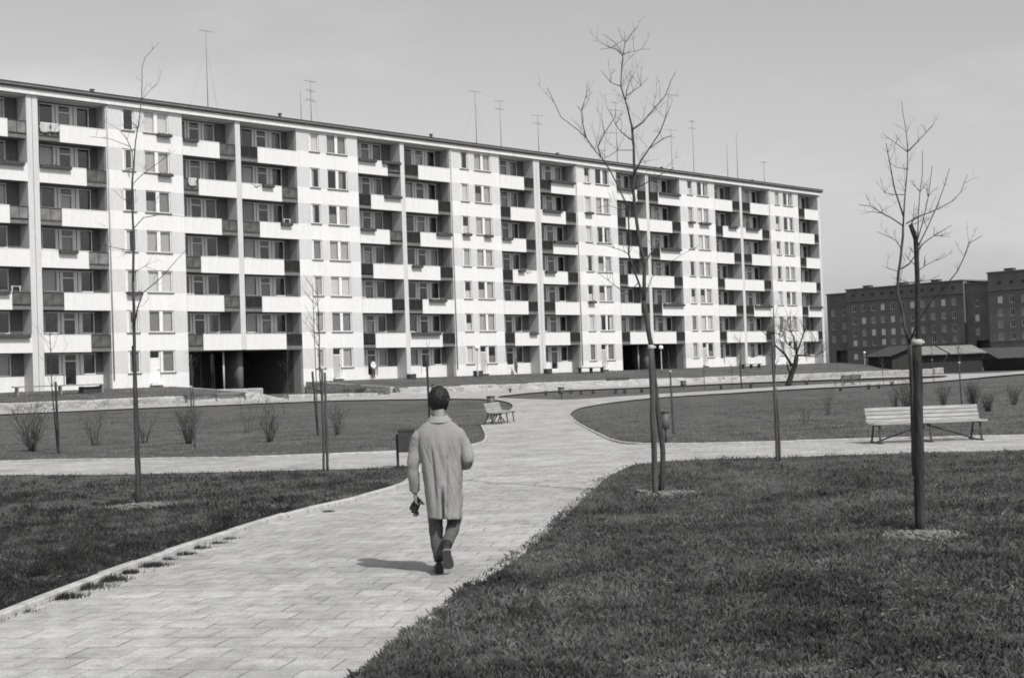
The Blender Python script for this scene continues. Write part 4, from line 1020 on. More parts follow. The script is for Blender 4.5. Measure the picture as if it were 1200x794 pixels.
# ------------------------------------------------------------------ low stone walls
def wall_run(u0, u1, t, thick, zt0, zt1, label, name='stone_wall', depth=.9):
    m = MB(); n = max(2, int(abs(u1 - u0) / .7)); r1 = random.Random(int(u0 * 10))
    rings = []
    e = Vector((*xy(u0, t), 0))
    for i in range(n + 1):
        u = u0 + (u1 - u0) * i / n; zt = zt0 + (zt1 - zt0) * i / n + r1.uniform(-.02, .02); zb = zpath(u) - depth * .3
        j = r1.uniform(-.02, .02)
        rings.append([(u - u0, -thick / 2 + j, zb), (u - u0, -thick / 2 + j, zt - .07), (u - u0, -thick / 2 + .06, zt), (u - u0, thick / 2 - .05, zt), (u - u0, thick / 2, zt - .07), (u - u0, thick / 2, zb)])
    m.loft(rings, smooth=False)
    o = m.build(name, M_STONE); o.location = e; o.rotation_euler.z = RZ
    return tag(o, label, 'wall')
wall_run(-32, -1.7, 10, .5, zpath(-32) + .52, zpath(-1.7) + .52, 'low stone wall left of the first passage, along the terrace')
wall_run(-1.5, 3.9, 3.0, .45, 1.38, 1.38, 'short stone wall before the entrance screen of the left passage')
wall_run(1.0, 8.8, 9.6, .5, zpath(1) + .34, zpath(8.8) + .26, 'lowest stone wall in front of the open left passage')
wall_run(10.5, 50.0, 10, .5, zpath(10.5) + .52, zpath(50) + .56, 'long low stone wall between the two passages')
wall_run(50.3, 91.0, 10, .5, zpath(50.3) + .54, zpath(91) + .56, 'low stone wall from the second passage to the right end of the block')
wall_run(91.3, 126, 10, .5, zpath(91) + .62, zpath(126) + .95, 'pale stone wall beyond the right end of the block')
def flank(u, label):
    m = MB(); m.box(-.2, .2, -9.7, -.3, -1.2, 0); o = m.build('stone_wall', M_STONE); o.location = (*xy(u, 10), 1.62); o.rotation_euler.z = RZ
    # slopes down from the block to the front wall
    for v in o.data.vertices:
        if v.co.z > -.5: v.co.z = -.05 if v.co.y < -5 else -.55
        v.co.y = -v.co.y
    for v in o.data.vertices:
        if v.co.z > -.6: v.co.z = -.5 if v.co.y < 5 else .08
    o.data.flip_normals(); return tag(o, label, 'wall')
flank(-1.46, 'stone flank wall on the left side of the first passage'); flank(10.29, 'stone flank wall on the right side of the first passage')

# ------------------------------------------------------------------ benches
def park_bench(label, x, y, L, rz, mats=(M_SLAT, M_METAL), nback=4, nseat=4, parts=True, z=None, back=True, group=None):
    p = hit(x, y); e = thing('park_bench', label, 'bench', p, rz, group)      # local +x along the bench, -y the front
    ms, mm = mats
    st = MB(); bk = MB(); r1 = random.Random(int(x))
    for i in range(nseat):
        yy = -.44 + .13 * i; st.box(-L / 2, L / 2, yy - .042, yy + .042, .40 + .012 * abs(i - 1.4) + r1.uniform(-.003, .003), .435 + .012 * abs(i - 1.4))
    if back:
        for i in range(nback):
            zz = .475 + .082 * i; yy = .03 + .031 * i + .012
            b = len(bk.v); bk.box(-L / 2 + r1.uniform(-.01, .01), L / 2 + r1.uniform(-.01, .01), yy - .014, yy + .014, zz - .033, zz + .033)
            for k in range(b, len(bk.v)):
                vx, vy, vz = bk.v[k]; bk.v[k] = (vx, vy + (vz - zz) * .38, vz)
    st.build('seat', ms, e)
    if back: bk.build('backrest', ms, e)
    for i, xx in enumerate((-L / 2 + .14, 0.0, L / 2 - .14) if L > 2.2 else (-L / 2 + .14, L / 2 - .14)):
        lg = MB(); w_ = .022
        lg.box(xx - w_, xx + w_, -.49, .02, .375, .398)                     # seat bearer
        lg.beam((xx, -.40, .375), (xx, -.44, .03), .035, .035); lg.beam((xx, .0, .40), (xx, .16, .03), .035, .035)
        lg.box(xx - .03, xx + .03, -.52, .24, .0, .035)                    # foot
        if back: lg.beam((xx, .035, .385), (xx, .195, .755), .035, .03)
        lg.build('leg', mm, e)
    if L > 2.2 and parts:
        for s in (-1, 1):
            br = MB(); br.beam((s * .03, -.1, .36), (s * (L / 2 - .18), -.1, .04), .03, .03); br.build('brace', mm, e)
    return e
park_bench('large pale slatted park bench beside the right cross path', 1083, 517, 2.46, math.radians(3), nback=4)
park_bench('slatted bench seen end-on beside the central path, past the man', 581, 496.5, 2.4, math.radians(78))
park_bench('dark slatted bench by the wall, right of the left passage', 405, 463, 5.0, RZ - .12, (M_SLATD, M_METAL), back=True)
park_bench('small dark bench against the long stone wall, left of the tallest tree', 723, 453, 2.9, RZ + math.pi, (M_SLATD, M_METAL))
park_bench('dark bench seen from behind beyond the gnarled tree', 996, 452.5, 2.6, RZ + math.pi, (M_SLATD, M_METAL))
park_bench('low dark bench at the foot of the short wall by the left passage', 249, 469.5, 4.6, RZ, (M_SLATD, M_METAL), back=False)
# long low trestle bench on the terrace
def terrace_bench(u, t, L, mt, label, hgt=.45):
    X, Yw = xy(u, t); e = thing('low_bench', label, 'bench', (X, Yw, gz(u, t)), RZ); m = MB(); m.box(0, L, -.2, .2, hgt, hgt + .07); m.build('seat', mt, e)
    for i in range(3):
        q = MB(); xx = .2 + (L - .5) * i / 2; q.box(xx, xx + .1, -.16, .16, 0, hgt - .002); q.build('leg', mt, e)
    return e
terrace_bench(-15.2, 4.0, 6.2, mat('bench_weathered', .22, .8, 5, .3), 'long grey bench on the terrace before the leftmost loggias', .5)
terrace_bench(40.0, 1.6, 3.6, M_SLATD, 'dark low bench on the terrace under the fourth bay of loggias', .45)
terrace_bench(64.5, 2.6, 3.4, M_SLATD, 'dark low bench on the terrace right of the second passage', .4)
def crate(u, t, sx, sy, sz, mt, label):
    X, Yw = xy(u, t); m = MB()
    for i in range(4): m.box(-sx / 2, sx / 2, -sy / 2, -sy / 2 + .03, sz * i / 4 + .02, sz * (i + 1) / 4 - .02); m.box(-sx / 2, sx / 2, sy / 2 - .03, sy / 2, sz * i / 4 + .02, sz * (i + 1) / 4 - .02)
    for s in (-1, 1): m.box(s * sx / 2 - .02, s * sx / 2 + .02, -sy / 2 + .03, sy / 2 - .03, 0, sz)
    m.box(-sx / 2 + .02, sx / 2 - .02, -sy / 2 + .03, sy / 2 - .03, .02, sz * .8)
    o = m.build('crate', mt); o.location = (X, Yw, gz(u, t)); o.rotation_euler.z = RZ; return tag(o, label, 'crate')
crate(-9.9, 3.7, 1.2, .6, .42, M_SLATD, 'black crate at the right end of the long grey terrace bench')
crate(27.6, 1.2, .7, .5, .5, M_SLATD, 'dark crate on the terrace before the third window block')
crate(20.2, 1.0, .6, .5, .4, M_SLATD, 'small dark crate beside the pillar of the third loggia bay')
crate(36.8, .8, .6, .5, .45, M_SLATD, 'dark crate beside the low bench under the fourth bay of loggias')

# ------------------------------------------------------------------ litter bins
def bin_box(x, y, hpx, label, wd=.32, rz=0):
    p = hit(x, y); s = p.y / FPX; e = thing('litter_bin', label, 'litter bin', p, rz); hgt = hpx * s
    q = MB(); q.box(-.025, .025, -.025, .025, -.1, hgt * .88); q.build('post', M_METAL, e)
    m = MB(); z0, z1 = hgt - .44, hgt; a, b, y0, y1 = .03, .03 + wd, -.13, .13
    m.box(a, b, y0, y0 + .015, z0, z1); m.box(a, b, y1 - .015, y1, z0, z1); m.box(a, a + .015, y0 + .015, y1 - .015, z0, z1); m.box(b - .015, b, y0 + .015, y1 - .015, z0, z1); m.box(a + .015, b - .015, y0 + .015, y1 - .015, z0, z0 + .02)
    m.box(a - .012, b + .012, y0 - .012, y0, z1 - .03, z1 + .01); m.build('bin', M_METAL, e); return e
bin_box(466.5, 547.5, 44, 'dark square litter bin on a post, beside the man')
def bin_round(x, y, hpx, label, r=.095, bh=.40):
    p = hit(x, y); s = p.y / FPX; hgt = hpx * s; e = thing('litter_bin', label, 'litter bin', p); q = MB(); q.tube([(0, 0, -.1), (0, 0, hgt - bh + .02)], .028, 8); q.build('post', M_METAL, e)
    m = MB(); m.tube([(0, 0, hgt - bh), (0, 0, hgt - bh + .02), (0, 0, hgt - .03)], [r * .88, r, r], 16); m.build('bin', mat('bin_grey', .09, .5, 4, .4), e)
    k = MB(); k.tube([(0, 0, hgt - .028), (0, 0, hgt + .005)], [r * 1.12, r * 1.12], 16); k.build('rim', M_METAL, e); return e
bin_round(780.5, 518, 36, 'slim cylindrical litter bin on a post, right of the tallest tree')
bin_round(576, 493, 29, 'dark litter bin standing behind the end-on bench', .15, .45)
bin_round(658, 467.5, 14, 'small dark litter bin on the grass strip left of the tallest tree', .17, .36)
bin_round(508.5, 463, 13, 'dark litter bin by the far path, just above the head of the man', .16, .4)
bin_round(801, 455, 9, 'tiny dark litter bin before the stone wall under the second passage', .2, .4)

# ------------------------------------------------------------------ globe lamps
def lamp(x, yt, u_t, label):
    v = ray(x, yt); n = v.dot(N2); p = CAM + v * ((DIST - u_t) / n); zb = gxy(p.x, p.y)
    e = thing('street_lamp', label, 'street lamp', (p.x, p.y, zb)); hgt = p.z - zb
    m = MB(); m.tube([(0, 0, 0), (0, 0, .5), (0, 0, .52), (0, 0, hgt - .18)], [.075, .075, .05, .04], 10); m.build('pole', mat('lamp_pole', .32, .6, 3, .2), e)
    k = MB(); k.ball((0, 0, hgt), .21, 18, 12); k.tube([(0, 0, hgt - .25), (0, 0, hgt - .17)], [.06, .13], 10, 1); k.build('globe', [mat('globe_white', .82, .3, 2, .03), M_METAL], e); return e
lamp(774.5, 407, 3.5, 'white globe lamp before the second passage, beside the tallest tree')
lamp(558.7, 407, 2.5, 'white globe lamp before the third window block, above the end-on bench')
lamp(1013, 413, -40, 'distant white globe lamp in front of the dark brick block')

# ------------------------------------------------------------------ far brick blocks, sheds, fence
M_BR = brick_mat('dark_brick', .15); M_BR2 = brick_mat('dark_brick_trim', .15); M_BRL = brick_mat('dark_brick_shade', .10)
M_FWIN = mat('far_window_frame', .58, .7, 2, .2); M_FGL = [mat('far_pane_dark', .05, .4, 1, .4), mat('far_pane_mid', .24, .4, 1, .4), mat('far_pane_reflecting', .75, .5, 1, .2)]  # brightest panes: reflection put into the pane colour
def farwin(w, h, gi):
    m = MB(); f = .16 if h > 1 else .07
    m.box(0, w, .0, .1, 0, f); m.box(0, w, 0, .1, h - f, h); m.box(0, f, 0, .1, f, h - f); m.box(w - f, w, 0, .1, f, h - f); m.box(w / 2 - .05, w / 2 + .05, 0, .1, f, h - f)
    m.box(f, w - f, .05, .06, f, h - f, 1); m.box(-.1, w + .1, -.12, .12, -.14, -.01, 2); return m.mesh('window', [M_FWIN, M_FGL[gi], M_FWIN] if h > 1 else [M_BR2, M_FGL[0], M_BR2])
FWM = [cached(farwin, 1.35, 1.75, i) for i in range(3)]; FWS = [cached(farwin, 1.0, .8, i) for i in range(3)]
rf_ = random.Random(5)
def brick_block(e, x0, x1, top, cornice, rows, colx, arch=None, depth=12, lowc=3.6, zb=-2.5, yo=0):
    holes = []
    for z, hh, ww in rows:
        for c in colx: holes.append((c - ww / 2, c + ww / 2, z - hh / 2, z + hh / 2))
    if arch: holes.append(arch)
    m = MB(); wallgrid(m, x0, x1, zb, top, yo, yo + .4, holes, 0)
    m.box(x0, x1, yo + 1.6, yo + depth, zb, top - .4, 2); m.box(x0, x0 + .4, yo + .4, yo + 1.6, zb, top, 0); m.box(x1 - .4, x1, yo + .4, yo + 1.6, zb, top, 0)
    if not arch:
        m.box(x0 - .1, x1 + .1, yo - .35, yo - .003, cornice - .25, cornice + .15, 1); m.box(x0, x1, yo - .25, yo - .003, lowc - .2, lowc + .2, 1)
    m.box(x0 - .15, x1 + .15, yo - .3, yo + depth, top + .003, top + .3, 1)
    m.build('wall', [M_BR, M_BR2, M_BRL], e)
    for z, hh, ww in rows:
        for c in colx:
            g_ = 2 if rf_.random() < .18 else (1 if rf_.random() < .65 else 0)
            put('window', (FWS if hh < 1 else FWM)[g_], e, (c - ww / 2, yo + .14, z - hh / 2))
    for i in range(int((x1 - x0) / 9)):
        q = MB(); xx = x0 + 4 + 9 * i + rf_.uniform(-2, 2); q.box(xx, xx + 2.2, yo + 4, yo + 5.5, top + .3, top + 1.0); q.box(xx - .1, xx + 2.3, yo + 3.9, yo + 5.6, top + 1.003, top + 1.15); q.build('chimney', M_BRL, e)
pl = Vector((89.3, 377, 0)); pr = Vector((111.6, 349, 0)); ang = math.atan2(pr.y - pl.y, pr.x - pl.x); LEN = (pr - pl).length
e = thing('brick_block', 'dark brick apartment block with rows of pale windows beyond the white block', 'apartment block', (pl.x, pl.y, HC), ang)
R4 = [(13.9, 1.75, 1.35), (10.6, 1.75, 1.35), (7.4, 1.75, 1.35), (4.8, 1.6, 1.35), (17.3, .8, 1.0)]
brick_block(e, 0, LEN, 18.9, 16.0, R4 + [(1.2, 1.6, 1.35)], [2.4 + 3.05 * i for i in range(11)])
brick_block(e, LEN + .01, LEN + 7.6, 18.0, 15.5, [(13.2, 1.75, 1.35), (9.6, 1.75, 1.35), (6.2, 1.75, 1.35)], [LEN + 3.0], (LEN + 2.6, LEN + 7.2, -2.6, 4.0), yo=.8)
brick_block(e, -8.5, -.01, 18.2, 15.6, [(13.2, 1.75, 1.35), (9.6, 1.75, 1.35), (6.2, 1.75, 1.35)], [-6.6, -3.0], (-6.0, -2.4, -2.6, 3.0), yo=2.5)
pq = at(1159.5, 380, 338); e = thing('brick_block', 'taller dark brick block cut off at the right edge, beyond the shed roofs', 'apartment block', (pq.x, pq.y, HC), ang + .06)
brick_block(e, 0, 34, 19.8, 15.8, [(13.4, 1.75, 1.35), (10.3, 1.75, 1.35), (7.6, 1.75, 1.35), (4.7, 1.75, 1.35), (17.3, .8, 1.0)], [3.0 + 3.0 * i for i in range(10)])
M_SHR = mat('shed_roofing', .22, .8, 1.5, .35); M_SHW = mat('shed_boards', .04, .9, 3, .4, stretch=(4, 4, .3))
def shed(xl, xr, ybase, eave_px, ridge_px, rz, label, dep=14, panels=2, rm=None):
    p = hit(xl, ybase); Y = p.y; s = Y / FPX; Lx = (xr - xl) * s / math.cos(rz); e = thing('shed', label, 'shed', p, rz)
    he, hr = eave_px * s, ridge_px * s; m = MB()
    m.loft([[(x, 0, -1), (x, 0, he), (x, dep / 2, hr), (x, dep, he), (x, dep, -1)] for x in (0, Lx)], smooth=False)
    m.build('wall', M_SHW, e)
    r = MB()
    for i in range(panels):
        a, b = Lx * i / panels - (.4 if i == 0 else -.12), Lx * (i + 1) / panels + (.4 if i == panels - 1 else -.12)
        for s_ in (0, 1):
            yy0, yy1 = (-.5, dep / 2) if s_ == 0 else (dep / 2, dep + .5)
            z0, z1 = (he - .15, hr + .12) if s_ == 0 else (hr + .12, he - .15)
            b0 = len(r.v); r.v += [(a, yy0, z0), (b, yy0, z0), (b, yy1, z1), (a, yy1, z1), (a, yy0, z0 + .12), (b, yy0, z0 + .12), (b, yy1, z1 + .12), (a, yy1, z1 + .12)]
            for q in ((3, 2, 1, 0), (4, 5, 6, 7), (0, 1, 5, 4), (1, 2, 6, 5), (2, 3, 7, 6), (3, 0, 4, 7)): r.face(tuple(b0 + k for k in q))
    r.build('roof', rm or M_SHR, e); return e
shed(1072, 1149, 431, 16, 23, -.10, 'long dark shed with two pale roof panels, before the brick block')
e = shed(1172, 1290, 432, 13, 23, -.05, 'dark shed with pitched roof at the right edge of the photo', rm=mat('shed_felt', .06, .9, 2, .3))
p = hit(1040, 431); Yg = p.y - 2; s = Yg / FPX
e = thing('shed', 'dark gabled shed with its end wall towards the terrace, behind the dark post', 'shed', (p.x, Yg, p.z), .04); m = MB(); wd = 27 * s
m.loft([[(x, 0, -1) if i == 0 else (x, 0, z) for i, (x, z) in enumerate([(0, -1), (0, 13 * s), (wd * .95, 23 * s), (wd * 1.0, -1)])][:4], [(x, 9, z) for (x, z) in [(0, -1), (0, 13 * s), (wd * .95, 23 * s), (wd, -1)]]], smooth=False); m.build('wall', M_SHW, e)
r = MB(); r.beam((-.4, -.35 + 4.8, 13 * s + .05), (wd, -.35 + 4.8, 23 * s + .22), 9.8, .12); r.build('roof', mat('shed_felt', .06, .9, 2, .3), e)
a, b = hit(1150, 431), hit(1330, 431); m = MB(); n = 60
for i in range(n):
    q0, q1 = a.lerp(b, i / n), a.lerp(b, (i + .93) / n); q0.z = q1.z = gxy(q0.x, q0.y); m.beam(q0 + Vector((0, 0, .7)), q1 + Vector((0, 0, .7)), .08, 1.5 + rnd.uniform(-.06, .06))
m.build('fence', M_SHW); tag(bpy.data.objects['fence'], 'low dark board fence running right from the long shed', 'fence')
# ------------------------------------------------------------------ people
def fused(name, mb, mats, voxel, parent=None, smooth=3, post=None):
    """grow one continuous skin round overlapping volumes"""
    o = mb.build('tmp_' + name, mats); r = o.modifiers.new('r', 'REMESH'); r.mode = 'VOXEL'; r.voxel_size = voxel; r.use_smooth_shade = True
    if smooth: s = o.modifiers.new('s', 'SMOOTH'); s.iterations = smooth; s.factor = .5
    dg = bpy.context.evaluated_depsgraph_get(); dg.update(); me = bpy.data.meshes.new_from_object(o.evaluated_get(dg), preserve_all_data_layers=False, depsgraph=dg)
    bpy.data.objects.remove(o); me.name = name
    me.materials.clear()
    for m in (mats if isinstance(mats, list) else [mats]): me.materials.append(m)
    if post:
        for v in me.vertices: v.co = post(v.co.copy())
    for p in me.polygons: p.use_smooth = True; p.material_index = 0
    return put(name, me, parent)
M_SKIN = mat('skin', .23, .6, 12, .12); M_HAIR = mat('hair', .012, .55, 60, .5, .4, 120, stretch=(1, 1, .3))
M_COAT = mat('coat_cloth', .27, .9, 6, .12, .35, 220, spec=.15); M_TROU = mat('trouser_cloth', .10, .95, 10, .2, .3, 200, spec=.1); M_TROL = mat('trouser_lit', .12, .95, 10, .2, .3, 200, spec=.1)
M_SHOE = mat('shoe_leather', .022, .45, 10, .3); M_SOLE = mat('shoe_sole', .13, .8, 10, .2)
foot = hit(518, 671); man = thing('person', 'man in a pale knee-length raincoat walking away along the central path', 'person', (foot.x, foot.y, .008))
def ring(cx, cy, rx, ry, z, n=72, fold=0, ph=0, tilt=0):
    out = []
    for i in range(n):
        a = 2 * math.pi * i / n; f = 1 + fold * (math.sin(7 * a + ph) * .55 + math.sin(11 * a + 1.7 + ph * .6) * .35 + math.sin(17 * a + ph * 2) * .2)
        d = 0
        if fold: d = math.exp(-((a - 1.5 * math.pi - .05) / .09) ** 2) * .05 * max(0, min(1, (.82 - z) / .25))     # back vent
        x, y = math.cos(a), math.sin(a); sx = math.copysign(abs(x) ** .85, x); sy = math.copysign(abs(y) ** .85, y)
        out.append((cx + rx * sx * (f - d * 2), cy + ry * sy * (f - d * 2.2), z + tilt * x))
    return out
# --- body: head, neck, trunk, arms, hands, legs in one skin
HX, HY, HZ = .024, .045, 1.545
RH = Matrix.Rotation(-.35, 3, 'Z') @ Matrix.Rotation(.10, 3, 'X')
bd = MB()
def headfn(q):
    if q.z < 0: q = Vector((q.x * (1 + .9 * q.z), q.y + .15 * q.z * 0, q.z))
    return q
bd.ball((HX, HY, HZ), (.074, .092, .108), 28, 20, M=RH, fn=headfn)
def hd(x, y, z): return Vector((HX, HY, HZ)) + RH @ Vector((x, y, z))
bd.ball(hd(0, .045, -.075), (.05, .05, .045), 14, 10)                       # jaw
bd.tube([hd(0, .085, .015), hd(0, .108, -.012), hd(0, .112, -.03), hd(0, .092, -.038)], [.009, .012, .015, .011], 8)     # nose
bd.ball(hd(0, .09, -.066), (.024, .012, .008), 10, 6); bd.ball(hd(0, .088, -.08), (.02, .012, .008), 10, 6)                # lips
for s in (-1, 1):
    bd.ball(hd(s * .031, .082, .008), (.013, .012, .009), 8, 6); bd.tube([hd(s * .012, .091, .028), hd(s * .05, .08, .03)], .009, 6)
    er = hd(s * .078, -.008, -.005); bd.ball(er, (.012, .024, .036), 12, 10, M=Matrix.Rotation(s * -.35 - .35, 3, 'Z'))
    bd.tube([er + Vector((s * .006, -.014, .03)), er + Vector((s * .012, -.022, .012)), er + Vector((s * .008, -.014, -.02))], .007, 6)
bd.tube([(.018, .0, 1.34), (.02, .012, 1.43), (.023, .03, 1.50)], [.062, .056, .055], 16)
bd.loft([ring(.05, .0, .115, .09, .80), ring(.03, 0, .14, .10, .95), ring(.02, 0, .15, .10, 1.12), ring(.017, 0, .15, .095, 1.24), ring(.015, 0, .11, .075, 1.32), ring(.016, 0, .06, .06, 1.37)])
LA = [(-.15, 0, 1.27), (-.205, -.01, 1.12), (-.225, -.015, .98), (-.225, .01, .85), (-.222, .04, .715)]
RA = [(.18, 0, 1.27), (.245, -.03, 1.12), (.27, -.045, 1.01), (.235, .09, .95), (.185, .20, .945)]
for ar in (LA, RA): bd.tube(ar, [.05, .046, .042, .038, .028], 12)
def hand(mb, wrist, along, palm_n, side, curl, sc_=1.0, thumb=1):
    """palm, four unequal curled fingers and a thumb from the palm's side"""
    a = Vector(along).normalized(); n = Vector(palm_n); n = (n - a * n.dot(a)).normalized(); s = a.cross(n) * side; w0 = Vector(wrist)
    for k in (-1.3, -.4, .5, 1.3): mb.tube([w0 + s * (.008 * k), w0 + a * .045 * sc_ + s * (.0135 * k), w0 + a * .088 * sc_ + s * (.0165 * k)], [.017, .016, .013], 8)
    for k, L in ((-1.5, .066), (-.5, .078), (.5, .072), (1.5, .055)):
        p = w0 + a * .085 * sc_ + s * (.0165 * k); d = a.copy(); q = [p - a * .03, p]
        for j, f in enumerate((.45, .32, .23)):
            c = curl * (.7, 1.0, .8)[j]; d = (Matrix.Rotation(c, 3, s) @ d) if (Matrix.Rotation(c, 3, s) @ d).dot(n) > d.dot(n) else (Matrix.Rotation(-c, 3, s) @ d)
            p = p + d * (L * f); q.append(p)
        mb.tube(q, [.010, .0095, .009, .0085, .007], 7)
    t = -s * thumb; p = w0 + a * .022 + t * .022
    mb.tube([p, p + (a * .6 + t * .75 + n * .35) * .035, p + (a * .95 + t * .7 + n * .75) * .06, p + (a * 1.4 + t * .55 + n * 1.1) * .075], [.013, .0115, .010, .008], 8)
hand(bd, (-.221, .045, .715), (.02, .10, -1), (1, .15, 0), 1, 1.15)
hand(bd, (.182, .205, .945), (-.9, .55, 0), (0, -.6, -.5), 1, .55)
LL = [(-.035, .02, .82), (-.045, .045, .62), (-.045, .06, .46), (-.035, .01, .28), (-.022, -.02, .10)]
RL = [(.115, 0, .82), (.118, .06, .62), (.122, .10, .45), (.096, -.06, .345), (.062, -.205, .26)]
for lg in (LL, RL): bd.tube(lg, [.085, .07, .052, .05, .036], 14)
body = fused('body', bd, [M_SKIN], .0052, man, 2)
# --- hair
hr = MB()
def hairfn(q):
    f = noise.noise(Vector((q.x * 120, q.y * 120, q.z * 40))) * .005 + noise.noise(q * 24) * .006
    z, y = q.z, q.y
    k = 1.0
    # cut round forehead, ears and nape
    if y > .035 and z < .045: k = .80
    if z < -.012 and y > -.005: k = .80
    if z < -.096: k = .70
    return q * (k + (f / q.length if k == 1 else 0))
hr.ball((HX, HY - .004, HZ + .004), (.098, .112, .124), 110, 80, M=RH, fn=hairfn)
hr.build('hair', M_HAIR, man)
# --- coat
ct = MB()
ct.loft([ring(.047, .01, .158, .165, .485, fold=.05, ph=.3, tilt=-.012), ring(.045, .008, .160, .163, .56, fold=.05, ph=.35), ring(.04, .005, .166, .158, .68, fold=.04, ph=.5), ring(.033, 0, .176, .15, .80, fold=.03, ph=.7), ring(.026, -.002, .185, .145, .92, fold=.022, ph=.9), ring(.022, -.004, .190, .14, 1.04, fold=.016, ph=1.2), ring(.019, -.006, .195, .135, 1.15, fold=.02, ph=1.4), ring(.017, -.004, .203, .125, 1.22, fold=.01), ring(.016, 0, .200, .11, 1.275, fold=.0), ring(.016, .003, .158, .092, 1.325), ring(.016, .006, .115, .082, 1.352), ring(.018, .008, .084, .076, 1.374), ring(.019, .012, .072, .070, 1.40)])
LS = [(-.09, 0, 1.275), (-.165, -.004, 1.225), (-.212, -.012, 1.09), (-.226, -.018, .99), (-.23, -.01, .90), (-.226, .02, .80), (-.222, .04, .735)]
RS = [(.125, 0, 1.275), (.20, -.012, 1.225), (.252, -.035, 1.09), (.272, -.05, 1.01), (.262, .02, .965), (.225, .11, .945), (.20, .17, .943)]
def sleeve(pts, rr, seed):
    q = resample([Vector(p) for p in pts], .012); n = len(q); rad = []
    for i in range(n):
        f = i / (n - 1); j = f * (len(rr) - 1); a = int(min(j, len(rr) - 2)); r = rr[a] + (rr[a + 1] - rr[a]) * (j - a)
        rad.append(r * (1 + .016 * math.sin(i * .55 + seed) * (.3 + f) + .06 * noise.noise(Vector((i * .3, seed, 0)))))
    q = [p + Vector((.004 * math.sin(i * .33 + seed), .004 * math.cos(i * .4), 0)) for i, p in enumerate(q)]
    ct.tube(q, rad, 20)
sleeve(LS, [.05, .064, .062, .057, .052, .051, .049], 1); sleeve(RS, [.05, .064, .062, .058, .052, .047, .044], 2)
def folds(co):
    z = co.z
    if z > 1.36: return co
    d = Vector((co.x - .02, co.y, 0)); r = d.length
    if r < .01: return co
    d /= r; x = co.x
    # hanging creases of the back, drag lines from the shoulders, ripples at the hem
    s_ = 1 if co.y > 0 else 0
    k = noise.noise(Vector((x * 15 + z * 2.6, 3 + s_ * 6, z * 1.4))) * .015 + noise.noise(Vector((x * 26 - z * 6, 5 + s_ * 3, z * 3))) * .006 + noise.noise(Vector((x * 60 + z * 30, co.y * 14, z * 26))) * .0015
    if abs(x - .02) > .19 or z > 1.3: k *= .5
    # long drag creases from the left shoulder blade down to the hem
    n1 = noise.noise(Vector((x * 9 + z * 2.4, 1 + s_ * 4, z * 1.3 + x * 3))); n2 = noise.noise(Vector((x * 5 + 3, z * 9 + x * 6, 8 + s_)))
    k -= .0045 * math.exp(-(n1 / .05) ** 2) * (1 - ss(1.15, 1.28, z))
    if abs(x - .02) > .185: k -= .003 * math.exp(-(n2 / .09) ** 2)
    if not s_: k -= .003 * math.exp(-((x - .02) / .004) ** 2)
    k -= .014 * math.exp(-((x - (-.06 + (1.2 - z) * .06)) / .014) ** 2) * ss(.6, .8, z) * (1 - ss(1.05, 1.2, z)) * (1 - s_)
    k -= .012 * math.exp(-((x - (.10 - (1.2 - z) * .05)) / .012) ** 2) * ss(.5, .6, z) * (1 - ss(.95, 1.15, z)) * (1 - s_)
    k -= .050 * math.exp(-((x - .035) / .012) ** 2) * (1 - ss(.60, .82, z)) * (1 - s_)
    return co + d * k * (1.35 - .95 * ss(1.0, 1.32, z))
coat = fused('coat', ct, [M_COAT], .0062, man, 14, folds)
cl = MB()
def colring(r, z, dz, fl): return [(.02 + (r + fl) * 1.02 * math.cos(a), .012 + (r + fl) * .98 * math.sin(a), z + dz * (1 if True else 0) + .018 * math.sin(a)) for a in [2 * math.pi * i / 40 for i in range(40)]]
cl.loft([colring(.088, 1.362, 0, .024), colring(.080, 1.39, 0, .008), colring(.072, 1.413, 0, 0), colring(.066, 1.413, 0, 0), colring(.064, 1.38, 0, 0)], cap=False)
o = cl.build('collar', M_COAT, coat)
# belt loop, sleeve straps, buttons at the cuffs
sm = MB(); pts = []
for i in range(26):
    z = 1.36 - i * .034
    pts.append(Vector((.02 + .004 * math.sin(i), 0, z)))
# --- trousers and shoes
tr = MB()
tr.tube([Vector(p) + Vector((0, 0, 0)) for p in resample([Vector(p) for p in ((-.03, .02, .78), (-.043, .045, .60), (-.046, .058, .46), (-.040, .012, .30), (-.025, -.015, .165), (-.022, -.02, .125))], .03)], [.088 - .0019 * i + .003 * math.sin(i * 1.6) for i in range(23)][:len(resample([Vector(p) for p in ((-.03, .02, .78), (-.043, .045, .60), (-.046, .058, .46), (-.040, .012, .30), (-.025, -.015, .165), (-.022, -.02, .125))], .03))], 18)
qq = resample([Vector(p) for p in ((.115, 0, .78), (.118, .06, .60), (.122, .10, .455), (.112, .04, .40), (.098, -.055, .35), (.072, -.155, .30), (.064, -.195, .275))], .03)
tr.tube(qq, [.088 - .0019 * i + .003 * math.sin(i * 1.4) for i in range(len(qq))], 18)
fused('trousers', tr, [M_TROU], .008, man, 2)
